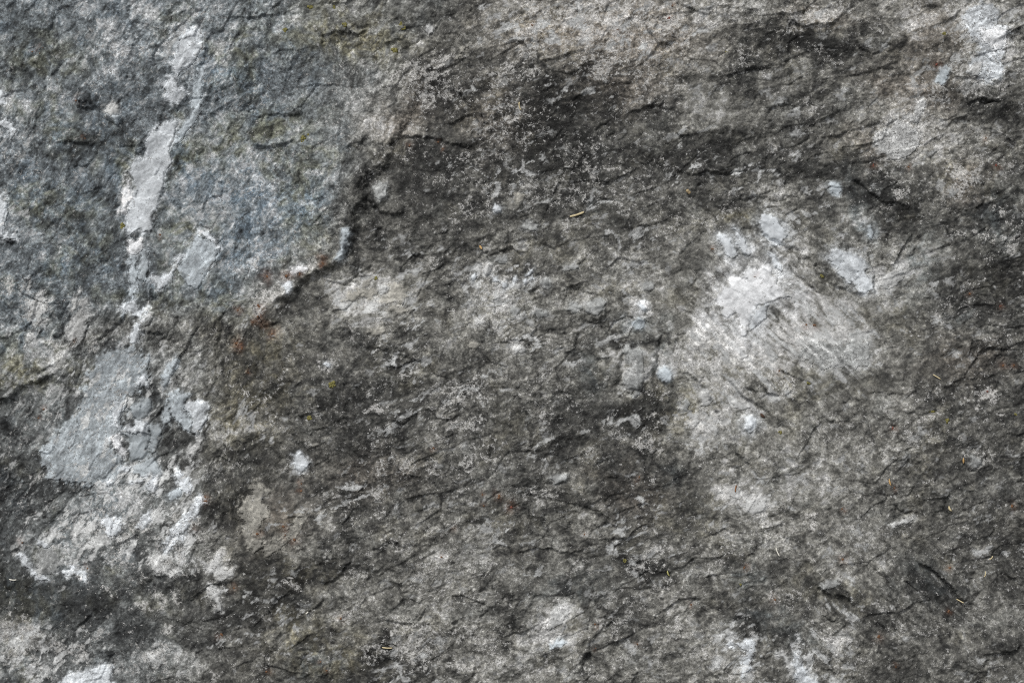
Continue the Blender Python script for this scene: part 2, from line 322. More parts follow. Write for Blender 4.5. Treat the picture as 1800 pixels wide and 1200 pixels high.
# pale mealy crust (lichen and lime bloom): x, y, rx, ry, angle, density
CRUST = [
 (750,140,26,60,70,.8),(745,170,20,30,70,.9),(770,110,30,12,20,.8),(850,160,80,60,0,.4),(895,210,56,44,0,.58),(900,130,50,26,20,.6),(930,60,50,50,0,.6),(1000,30,70,36,0,.75),(1080,30,60,36,0,.75),(1060,100,70,40,0,.6),(1160,40,60,34,0,.75),(1185,60,30,40,0,.5),(1070,120,30,16,0,.7),(1050,115,18,24,0,.8),(1150,150,60,50,0,.5),(1180,150,24,14,0,.6),(1190,190,30,20,0,.5),(1270,25,50,24,0,.7),(1320,20,40,18,0,.7),
 (1430,30,54,18,12,.9),(1450,24,40,12,20,.85),(1380,30,40,20,0,.5),(1540,30,40,26,0,.5),(1600,25,30,20,0,.6),(1720,30,40,60,0,.85),(1740,90,44,46,0,1.),(1735,70,40,30,0,1.),(1720,130,40,36,0,.85),(1770,70,40,40,0,.6),(1750,150,26,20,0,.7),(1690,70,20,30,0,.6),(1790,100,20,40,0,.6),(1600,220,30,50,70,.8),(1585,245,40,26,0,.8),(1560,245,30,14,0,.7),(1570,275,50,20,0,.55),(1640,170,14,40,60,.7),(1635,150,10,26,60,.7),(1700,310,16,40,60,.85),(1690,325,12,14,60,.95),(1780,290,30,30,0,.5),(1720,260,40,30,0,.4),(1590,338,13,11,0,.95),(1560,300,30,16,0,.5),
 (1035,270,60,40,0,.42),(1045,300,24,16,0,.6),(1000,340,60,26,0,.5),(930,330,30,20,0,.4),(1010,390,30,12,0,.5),(1100,320,80,26,0,.4),(830,365,40,22,20,.6),(800,320,60,18,0,.4),(700,245,60,40,0,.3),(660,310,14,24,60,.5),(870,260,60,30,20,.4),(820,280,40,20,0,.4),(1190,400,60,30,0,.5),(1240,390,40,20,20,.6),(1280,370,30,12,0,.6),(1260,450,30,40,60,.3),(1130,350,50,20,0,.3),
 (560,380,60,30,30,.35),(480,450,60,20,20,.35),(540,400,50,40,0,.3),(460,330,60,30,0,.3),(420,180,60,60,0,.25),(480,270,60,40,0,.3),(620,160,60,60,45,.35),(600,230,60,40,30,.35),(660,120,40,40,40,.35),
 (460,520,24,16,20,.9),(490,510,26,10,30,.8),(450,545,16,14,0,.7),(540,470,22,8,10,.9),(505,500,14,16,60,.7),(575,640,16,16,40,.85),(580,635,10,14,30,.9),
 (820,490,34,16,10,.55),(825,486,14,12,40,.7),(860,475,16,20,60,.7),(880,495,26,12,20,.8),(850,560,40,20,0,.5),(930,500,30,20,30,.5),
 (790,700,40,26,10,.6),(800,690,50,30,10,.7),(770,690,20,20,0,.6),(850,660,50,14,10,.5),(715,650,26,12,20,.6),(660,720,22,10,10,.8),(740,640,40,30,0,.3),(830,745,50,14,14,.7),(820,750,30,12,14,.6),(850,800,50,30,0,.4),(680,820,30,26,0,.55),(715,815,20,20,0,.6),(665,770,20,14,0,.5),(820,815,14,14,60,.75),(760,820,14,14,0,.7),(600,740,30,20,0,.3),(560,730,20,20,0,.4),(480,740,14,24,0,.6),(470,750,24,14,30,.5),(870,780,30,10,10,.5),(665,865,14,10,0,.7),(570,880,30,14,20,.5),(780,770,40,20,0,.4),
 (1135,778,24,20,0,.85),(1085,768,16,10,0,.7),(1230,795,16,10,-30,.7),(1240,820,10,20,60,.6),(1040,800,26,20,0,.5),(970,700,60,30,0,.4),(930,690,30,30,0,.4),(960,660,16,12,0,.5),(1000,640,12,20,0,.4),
 (1230,660,40,20,-40,.5),(1200,690,20,14,0,.4),(1370,672,30,10,-10,.9),(1355,668,16,10,0,.9),(1390,685,18,8,-20,.8),(1450,770,40,30,0,.45),(1500,740,60,30,0,.35),(1595,768,18,14,-30,.85),(1610,785,12,10,0,.7),(1635,770,12,10,0,.6),(1610,690,30,16,0,.4),(1620,730,40,20,-10,.4),(1732,688,12,9,0,1.),(1740,694,14,8,0,.8),(1715,806,16,13,0,.9),(1735,800,20,16,0,.5),(1530,760,60,40,0,.3),(1590,850,50,30,0,.3),
 (1580,440,16,20,40,.7),(1600,450,30,12,0,.5),(1630,490,20,30,50,.5),(1500,370,30,16,0,.5),(1420,420,30,14,0,.4),(1620,510,40,14,0,.4),(1700,540,40,20,0,.4),(1770,428,18,13,-20,.9),(1680,350,60,20,30,.4),(1760,370,10,26,40,.7),(1730,410,8,22,40,.7),(1700,415,8,16,40,.7),(1705,425,6,6,0,.8),(1735,455,10,12,0,.5),(1700,720,80,60,0,.3),
 (730,1130,34,40,-50,.9),(740,1160,20,30,-60,.8),(690,1120,24,12,0,.8),(700,1090,20,14,0,.6),(745,1110,24,20,0,.7),(630,1010,14,12,0,.8),(625,1020,20,10,0,.6),(640,1040,12,14,0,.6),(520,1025,16,12,0,.8),(505,1020,20,10,0,.5),(610,1085,14,12,20,.8),(630,1065,20,26,0,.5),(770,1000,50,30,20,.5),(800,985,60,20,0,.5),(850,1000,50,16,-10,.5),(830,1040,60,20,0,.4),(770,1050,40,30,20,.5),(860,1130,50,24,10,.6),(880,1160,50,20,0,.6),(820,1110,40,20,0,.5),(800,1170,40,20,-30,.6),(830,950,40,40,0,.4),(760,930,40,20,0,.4),(590,915,26,20,0,.5),(670,900,20,14,0,.6),(700,945,20,16,0,.5),(640,910,60,20,0,.3),
 (980,1075,22,26,0,.6),(1020,1112,14,10,0,.8),(1050,1095,16,12,40,.6),(1010,1160,20,16,0,.6),(960,1145,60,16,0,.5),(930,1175,60,14,0,.6),(1040,1180,26,16,0,.6),(1120,1060,26,16,20,.6),(1110,1055,14,10,0,.7),(1170,1030,26,14,20,.7),(1160,960,20,14,40,.8),(1190,1045,20,12,0,.6),(1140,990,14,24,70,.7),(1115,1000,14,16,0,.6),(1200,1100,26,26,-50,.6),(1230,1150,40,20,-30,.6),(1240,1120,30,14,-20,.6),(1250,970,60,26,0,.4),(1330,950,20,12,20,.7),(1280,960,20,16,0,.6),(1300,960,30,24,0,.4),(1250,1010,14,8,0,.8),(1150,1140,70,40,0,.3),
 (1290,1185,40,16,0,.7),(1320,1130,10,20,0,.9),(1400,1060,40,20,0,.4),(1470,1010,26,10,10,.5),(1455,1020,20,10,20,.6),(1540,1065,14,10,0,.7),(1485,1125,20,16,-30,.8),(1440,1105,30,20,-20,.5),(1390,1050,20,12,0,.7),(1360,1040,16,12,0,.6),(1410,970,40,20,0,.4),(1500,960,80,26,0,.35),(1560,940,60,30,0,.3),(1560,990,20,12,0,.5),(1700,950,80,40,0,.3),(1480,1170,60,30,0,.4),(1650,1100,60,30,0,.35),(1750,1070,60,50,0,.35),(1720,1160,40,30,0,.35),(1600,1060,30,20,0,.4),(1360,930,40,40,0,.5),(1430,915,10,8,0,.9),(1513,946,7,6,0,.9),(1590,915,30,6,20,.6),
 (190,115,30,30,0,.3),(260,80,60,30,0,.3),(80,240,60,20,0,.35),(60,320,40,40,0,.3),(20,280,30,30,0,.35),(320,440,30,40,60,.4),(110,610,16,30,60,.7),(120,625,12,20,60,.6),(215,610,14,20,70,.6),(60,560,14,24,60,.8),(70,530,14,20,60,.8),(45,540,14,14,0,.5),(20,500,20,20,0,.7),(10,490,14,12,0,.6),(170,600,26,12,40,.6),(155,640,20,20,40,.4),
 (320,650,8,14,60,.6),(375,655,10,8,0,.6),(290,690,10,16,60,.8),(400,760,26,7,14,.9),(435,757,14,7,10,.9),(430,690,14,8,0,.5),(440,730,20,10,20,.6),(470,700,30,14,20,.4),(80,730,8,20,70,.7),(75,740,6,12,60,.8),(390,850,10,8,0,.5),(60,835,12,8,0,.7),(40,780,8,30,70,.5),(15,780,8,40,80,.5),(40,875,14,14,0,.5),
 (190,925,60,22,0,.75),(180,700,30,30,60,.7),(130,780,30,30,40,.6),(170,815,40,20,0,.6),(110,822,24,20,0,.6),(205,690,20,30,60,.8),(160,740,30,30,40,.6),(240,650,20,20,0,.7),(180,640,40,14,40,.6),(215,640,12,20,70,.7),(150,690,20,30,60,.5),(190,790,20,20,0,.6),(150,960,50,20,10,.6),(120,930,26,16,20,.7),(210,945,26,16,30,.8),(110,940,12,12,0,.9),(240,925,24,20,20,.8),(170,900,40,10,10,.6),(170,870,40,14,0,.6),(200,865,60,12,0,.5),(260,880,20,14,20,.6),(300,910,20,20,60,.5),(215,985,12,16,60,.8),(200,990,10,14,60,.7),(140,1005,26,9,-14,.85),(155,1018,10,8,0,.8),(230,1000,26,16,0,.5),(85,955,20,8,-20,.8),(130,950,40,20,20,.5),
 (300,980,16,26,60,.85),(275,990,14,10,0,.8),(330,920,14,40,55,.9),(290,955,10,30,55,.7),(310,1050,12,10,-30,.8),(280,1057,10,10,0,.8),(245,1065,14,8,20,.8),(185,1030,12,10,30,.6),(225,1030,40,14,0,.4),(380,985,26,14,0,.7),(370,985,12,10,0,.8),(410,1000,6,16,60,.9),(385,1020,14,16,0,.6),(385,1060,10,14,70,.9),(370,1045,12,10,0,.6),(340,1005,26,8,10,.5),(297,1107,10,7,0,.9),(185,1115,14,7,40,.85),(170,1120,12,6,30,.8),(40,1085,12,8,0,.7),(45,1105,24,14,0,.7),(15,1120,20,14,20,.8),(20,1140,14,16,0,.8),(70,1135,16,10,0,.7),(90,1137,26,9,0,.8),(110,1135,14,8,20,.8),(150,1150,14,14,60,.8),(80,1185,16,7,-10,.9),(140,1145,20,12,0,.7),(280,1150,14,18,-50,.85),(265,1145,10,8,0,.8),(320,1160,16,14,0,.6),(340,1175,14,14,0,.6),(30,1165,40,20,0,.5),(240,1165,40,16,0,.5),(300,1185,40,14,0,.5),(380,1195,14,12,60,.7)]
crust = 0.10 + 0.50 * sst(0.0, 0.75, fbm(X, Y, 70, 4, 401, .65)) * (1 - 0.6 * blue_w)
for (x, y, rx, ry, an, d) in CRUST:
    R = max(rx, ry) * 2.0 + 30
    sl = window(x - R, y - R, x + R, y + R)
    ca, sa = math.cos(math.radians(an)), math.sin(math.radians(an))
    px = X[sl] + w1x[sl] * 8 + w3x[sl] * 12 + w2x[sl] * 7 - x; py = Y[sl] + w1y[sl] * 8 + w3y[sl] * 12 + w2y[sl] * 7 - y
    u = (px * ca - py * sa) / rx; v = (px * sa + py * ca) / ry
    crust[sl] = np.maximum(crust[sl], d * np.exp(-(u * u + v * v) ** 1.6 * 0.5))
growth = np.zeros((NY, NX, 4), np.float32)       # r crust, g dark specks, b grain of the tone, a quartz
glassy = np.zeros((NY, NX), np.float32)
for (x, y, rx, ry, an, d) in [(1370,560,190,110,-20,1.),(1270,720,60,110,60,.7),(1330,870,90,40,0,.6),(190,760,130,130,20,.8),(650,520,90,40,10,.8),(1115,640,34,70,90,.9),(980,1085,40,50,0,.6),(330,460,60,60,0,.7),(260,360,60,130,65,.6),(90,980,50,50,0,.6),(480,910,60,60,0,.6),(1640,470,50,60,0,.5),(1240,190,80,50,10,.5),(1490,350,60,60,0,.5)]:
    ca, sa = math.cos(math.radians(an)), math.sin(math.radians(an))
    px, py = XB - x, YB - y
    u = (px * ca - py * sa) / rx; v = (px * sa + py * ca) / ry
    glassy = np.maximum(glassy, d * np.exp(-(u * u + v * v) ** 1.6 * 0.6))
growth[..., 0] = np.clip(crust * (1 + 0.45 * wisp), 0, 1.1) * (1 - 0.75 * glassy * sst(1.0, 0.6, crust))
base = base * (1 + 0.75 * (crust * (1 + 0.5 * wisp2))[..., None])
growth[..., 1] = 0.30 + 0.25 * fbm(X, Y, 70, 3, 431)
growth[..., 2] = 1.0 - 0.5 * glassy

# crisp pale quartz mottling: streaked along the fabric, dense in the quartz-rich zones, rare elsewhere
mx_, my_ = f1x * 0.5 + f2x, f1y * 0.5 + f2y
mot_n = wA * aniso2(58, 46, 17, 5, 441, .68, mx_, my_) + wB * aniso2(20, 30, 18, 5, 443, .68, mx_, my_) + wC * aniso2(-42, 60, 14, 5, 447, .66, mx_ * .6, my_ * .6)
dens = np.full((NY, NX), 0.24, np.float32) + 0.20 * sst(-.2, .6, fbm(X, Y, 130, 3, 449)) - 0.19 * sst(700, 500, X) * sst(620, 500, Y)
for (x, y, rx, ry, an, d) in [(200,700,150,110,30,.50),(230,860,150,60,10,.60),(180,940,160,64,0,.62),(300,950,80,80,50,.60),(90,600,90,80,40,.42),(60,1150,150,64,0,.62),(260,1160,160,50,0,.45),(390,1030,50,70,60,.45),(340,460,70,70,0,.4),(30,370,30,80,80,.4),(40,220,50,60,0,.35),
  (1390,560,200,110,-15,.56),(1290,490,90,60,0,.52),(1320,640,150,60,-20,.55),(1260,720,70,110,-40,.55),(1320,870,100,60,0,.50),(1510,480,100,70,-30,.52),(1370,390,60,56,-40,.52),(1420,830,130,60,0,.42),(1480,620,90,50,-10,.52),(1590,480,60,60,30,.38),(1110,640,50,80,0,.42),(650,525,110,44,10,.56),(880,500,90,50,10,.54),(870,560,80,40,0,.46),(830,690,100,50,10,.46),(1080,480,90,40,0,.32),(480,520,60,40,30,.42),(470,910,70,70,0,.40),(980,1090,60,70,0,.42),(740,1140,70,60,0,.40),(820,990,110,40,0,.33),(800,700,90,50,0,.36),(1310,1150,90,60,-30,.58),(1430,1160,80,60,-40,.58),(1480,1130,60,40,0,.45),(1170,1030,60,60,0,.33),(1730,80,70,90,60,.55),(1590,240,70,60,0,.45),(1650,150,50,80,60,.4),(960,50,120,50,0,.50),(1140,60,120,60,0,.50),(880,200,60,60,0,.38),(750,150,50,60,60,.36),(1440,25,70,24,10,.42),(1490,350,60,50,-40,.36),(1690,320,40,60,60,.33),(1770,430,50,40,0,.32),(320,90,60,80,65,.30),(200,60,120,50,40,.28),(480,400,150,80,20,.20),(1590,770,80,40,0,.28),(1240,200,80,50,10,.30),(900,360,80,40,10,.28)]:
    ca, sa = math.cos(math.radians(an)), math.sin(math.radians(an))
    px, py = X + w3x * 14 - x, Y + w3y * 14 - y
    u = (px * ca - py * sa) / rx; v = (px * sa + py * ca) / ry
    dens = np.maximum(dens, d * np.exp(-(u * u + v * v) ** 1.5 * 0.5))
mth_ = 0.57 - dens * 0.95
mott = sst(mth_, mth_ + 0.11, mot_n + 0.10 * chip_r + 0.06 * r2) * (0.6 + 0.4 * sst(.15, .5, dens)) * np.clip(1 - 0.8 * seam, 0, 1)
mt = 128 + 40 * sst(.25, .6, dens) + 10 * sst(450, 350, X) + 30 * sst(0.05, 0.5, mot_n - mth_) + 26 * wisp2 * 0.6 + 22 * fbm(X, Y, 20, 3, 451) + 12 * chip_r
mc = lin(np.clip(mt, 60, 214)[..., None] * (np.array([0.992, 1.0, 0.995]) * (1 - 0.5 * bl) + np.array([0.985, 1.0, 1.02]) * 0.5 * bl))
base = base * (1 - mott[..., None]) + mc * mott[..., None]
growth[..., 2] *= 1 - 0.45 * mott
growth[..., 0] *= 1 - 0.5 * mott

# ------------------------------------------------------------------ relief (u outwards)
h = fbm(X, Y, 900, 2, 501) * 26 + fbm(XB, YB, 260, 3, 521) * 9
ledgeA = aniso(52, 190, 75, 3, 541, 0.5); ledgeB = aniso(8, 210, 70, 3, 561, 0.5); ledgeC = aniso(-38, 220, 62, 3, 581, 0.5)
led = wA * ledgeA + wB * ledgeB + wC * ledgeC
def terrace(t, sharp):
    f = np.floor(t); return f + sst(0.0, sharp, t - f)
led_n = led * 3.2 + w2x * 0.05
rough_zone = 0.35 + 0.65 * sst(-0.35, 0.35, fbm(X, Y, 230, 2, 601))
h = h + led * 4
hd = terrace(led_n, 0.22) * 0.4 * rough_zone + chip * 0.85 + c2 * 0.75 + c3 * 0.8 * rough_zone
# small broken flakes
fl = fbm(X + w2x * 4, Y + w2y * 4, 46, 3, 621, 0.55)
hd = hd + terrace(fl * 3.0, 0.28) * 0.30 * (0.5 + 0.5 * rough_zone)
relief_fabric = wA * aniso(60, 46, 10, 4, 641, 0.6) + wB * aniso(14, 54, 15, 4, 661, 0.6) + wC * aniso(-42, 60, 12, 4, 681, 0.6)
hd = hd + relief_fabric * 0.9
# grain and pits
grain = fbm(X, Y, 15, 4, 701, 0.72)
hd = hd + grain * 1.6
hd = hd * 0.68 * (0.40 + 0.85 * sst(-.45, .45, fbm(XB, YB, 130, 3, 711))) * (1 - 0.45 * glassy)
cr = fbm(XB, YB, 120, 3, 731, 0.55, ridged=True)
h = h + hd - 3.0 * sst(0.80, 0.97, cr) * sst(-0.1, 0.5, fbm(X, Y, 180, 2, 751))
smooth_dst = {}

def step_line(pts, amp, fall, side, soft=2.6, wig=1.0):
    xs = [p[0] for p in pts]; ys = [p[1] for p in pts]; m = fall * 2.5 + 30
    sl = window(min(xs) - m, min(ys) - m, max(xs) + m, max(ys) + m)
    d, s, t = seg_dist(X[sl] + (XW[sl] - X[sl]) * wig, Y[sl] + (YW[sl] - Y[sl]) * wig, pts)
    sd = d * s * (1 if side == 'R' else -1)
    ends = sst(0.0, 0.14 if len(pts) < 12 else 0.42, t) * sst(1.0, 0.86, t)
    # past the ends the distance is radial: fade it
    up = sst(-soft, soft, sd) * np.exp(-np.maximum(sd, 0) / fall)
    low = sst(soft, -soft, sd) * np.exp(-np.maximum(-sd, 0) / (fall * 0.5))
    h[sl] += (0.58 + 0.25 * w3x[sl]) * amp * ends * (up * 0.7 - low * 0.5)

def groove(pts, depth, width):
    xs = [p[0] for p in pts]; ys = [p[1] for p in pts]; m = width * 4 + 25
    sl = window(min(xs) - m, min(ys) - m, max(xs) + m, max(ys) + m)
    d, s, t = seg_dist(XW[sl], YW[sl], pts)
    h[sl] -= depth * np.exp(-(d / width) ** 2) * (0.35 + 0.65 * sst(0.0, 0.2, t) * sst(1.0, 0.8, t))

step_line(STEP[2:], 25, 150, 'R', 8.0, 1.5)
step_line([(780,140),(812,165),(845,205),(862,232)], 11, 40, 'L')
step_line([(690,236),(730,240),(765,246),(800,252),(850,262)], 12, 34, 'L')
step_line([(640,340),(652,358),(668,372),(692,378),(716,376)], 12, 30, 'L')
step_line([(684,312),(687,340),(684,352)], 8, 26, 'R')
step_line([(652,356),(670,356),(684,352)], 5, 14, 'L')
step_line([(-20,698),(22,691),(32,683),(50,675),(75,663),(92,654)], 18, 60, 'L')
step_line([(1000,498),(1030,510),(1052,516)], 10, 30, 'L')
step_line([(1060,532),(1058,552),(1048,566)], 10, 26, 'R')
step_line([(1098,192),(1115,193),(1130,187),(1168,187)], 11, 30, 'L')
step_line([(1048,232),(1064,222),(1078,212)], 9, 24, 'L')
step_line([(1062,246),(1082,232)], 8, 20, 'L')
step_line([(1110,95),(1118,88),(1130,86),(1165,86),(1185,88)], 6, 16, 'R')
step_line([(1375,36),(1410,44),(1455,44),(1478,26),(1492,8)], 13, 30, 'L')
groove([(1722,171),(1740,177),(1765,178)], 14, 4)
step_line([(1690,182),(1722,171),(1740,177),(1765,178)], 9, 40, 'L')
groove([(1552,862),(1566,884),(1585,899),(1606,903)], 8, 3)
step_line([(1610,982),(1650,1012),(1680,1040),(1700,1064)], 18, 44, 'L')
step_line([(1762,1000),(1782,1016),(1800,1030)], 13, 30, 'L')
step_line([(1430,1030),(1452,1042),(1480,1046),(1502,1060)], 14, 34, 'L')
step_line([(1525,1092),(1548,1098),(1570,1110)], 10, 24, 'L')
step_line([(1440,1075),(1470,1088),(1490,1094)], 8, 26, 'L')
step_line([(1720,1150),(1760,1146),(1800,1130)], 12, 40, 'L')
step_line([(952,843),(972,849),(1000,842)], 7, 22, 'L')
step_line([(900,968),(950,963),(1005,967),(1030,962),(1058,958)], 9, 26, 'L')
step_line([(1020,1190),(1034,1150),(1036,1130),(1066,1075)], 8, 26, 'L')
step_line([(1225,1140),(1232,1165),(1260,1190)], 9, 26, 'L')
groove([(1290,404),(1298,436),(1320,452),(1372,484)], 5, 3.5)
groove([(1325,380),(1345,412),(1400,444),(1475,508),(1520,522)], 8, 4)
groove([(1372,452),(1420,496),(1450,525)], 4, 3)
step_line([(1190,640),(1222,672),(1255,708),(1290,788),(1345,850)], 10, 34, 'L')
step_line([(1275,655),(1305,690),(1335,712),(1362,742)], 10, 30, 'L')
step_line([(1525,440),(1539,474),(1544,518)], 10, 30, 'R')
groove([(1062,560),(1082,590),(1094,622),(1090,690)], 10, 6)
groove([(1163,580),(1156,620),(1157,652),(1148,676)], 11, 5)
groove([(164,600),(195,580),(226,553)], 7, 3)
step_line([(245,578),(275,586),(302,600)], 11, 24, 'L')
step_line([(554,60),(585,54),(630,59),(643,46)], 10, 26, 'L')
step_line([(676,76),(695,70),(714,58)], 11, 24, 'L')
step_line([(448,206),(500,200),(540,188)], 9, 24, 'L')
step_line([(440,258),(480,254),(520,240)], 10, 26, 'L')
step_line([(608,258),(632,247),(650,245)], 8, 20, 'L')
step_line([(400,26),(440,28),(500,20)], 8, 24, 'L')
step_line([(748,66),(760,58),(764,44)], 9, 18, 'R')
step_line([(800,108),(812,84),(826,70)], 9, 20, 'R')
step_line([(130,188),(150,192),(172,188)], 11, 20, 'L')
step_line([(178,206),(192,212),(206,222),(220,214)], 9, 20, 'L')
step_line([(80,247),(120,250),(170,256)], 8, 22, 'L')
step_line([(345,402),(366,420),(384,434)], 8, 20, 'R')
step_line([(0,418),(12,428),(28,426)], 9, 18, 'L')
step_line([(118,660),(138,652),(150,640)], 6, 18, 'R')
step_line([(40,810),(52,835),(60,842)], 9, 24, 'L')
step_line([(190,960),(215,950),(245,938)], 7, 24, 'L')
step_line([(260,1010),(285,1014),(300,1008)], 8, 20, 'L')
step_line([(560,1025),(590,1012),(626,980)], 10, 36, 'L')
step_line([(840,1090),(870,1064),(890,1040)], 7, 26, 'L')
step_line([(870,600),(900,596),(940,604)], 6, 24, 'L')
step_line([(640,612),(700,618),(760,640)], 7, 28, 'L')
step_line([(740,730),(780,736),(820,728)], 5, 22, 'L')
step_line([(1180,300),(1240,305),(1320,300)], 11, 30, 'L')
step_line([(1290,350),(1330,348),(1370,354)], 9, 22, 'L')
step_line([(1500,310),(1550,350),(1600,362)], 13, 36, 'L')
step_line([(1600,520),(1650,500),(1720,496)], 8, 30, 'R')
step_line([(1640,690),(1690,664),(1760,660)], 7, 26, 'L')
step_line([(1570,720),(1610,728),(1650,722)], 8, 26, 'L')
step_line([(1440,265),(1465,200),(1500,195)], 6, 26, 'L')
# rounded knobs: x, y, r, height
for (x, y, r, k) in [(150,175,11,7),(1715,808,20,8),(1115,660,24,6),(1135,778,26,5),(1190,820,22,6),(520,90,30,5),(1310,742,16,5),(200,200,16,6),(580,322,14,5),(870,366,7,4),(1040,535,34,8),(1172,658,16,5),(665,345,20,5),(1120,545,20,6),(700,500,34,4),(480,910,44,6)]:
    sl = window(x - 3 * r, y - 3 * r, x + 3 * r, y + 3 * r)
    q = ((XW[sl] - x) ** 2 + (YW[sl] - y) ** 2) / (r * r)
    h[sl] += k * np.clip(1 - q, 0, 1) ** 0.6

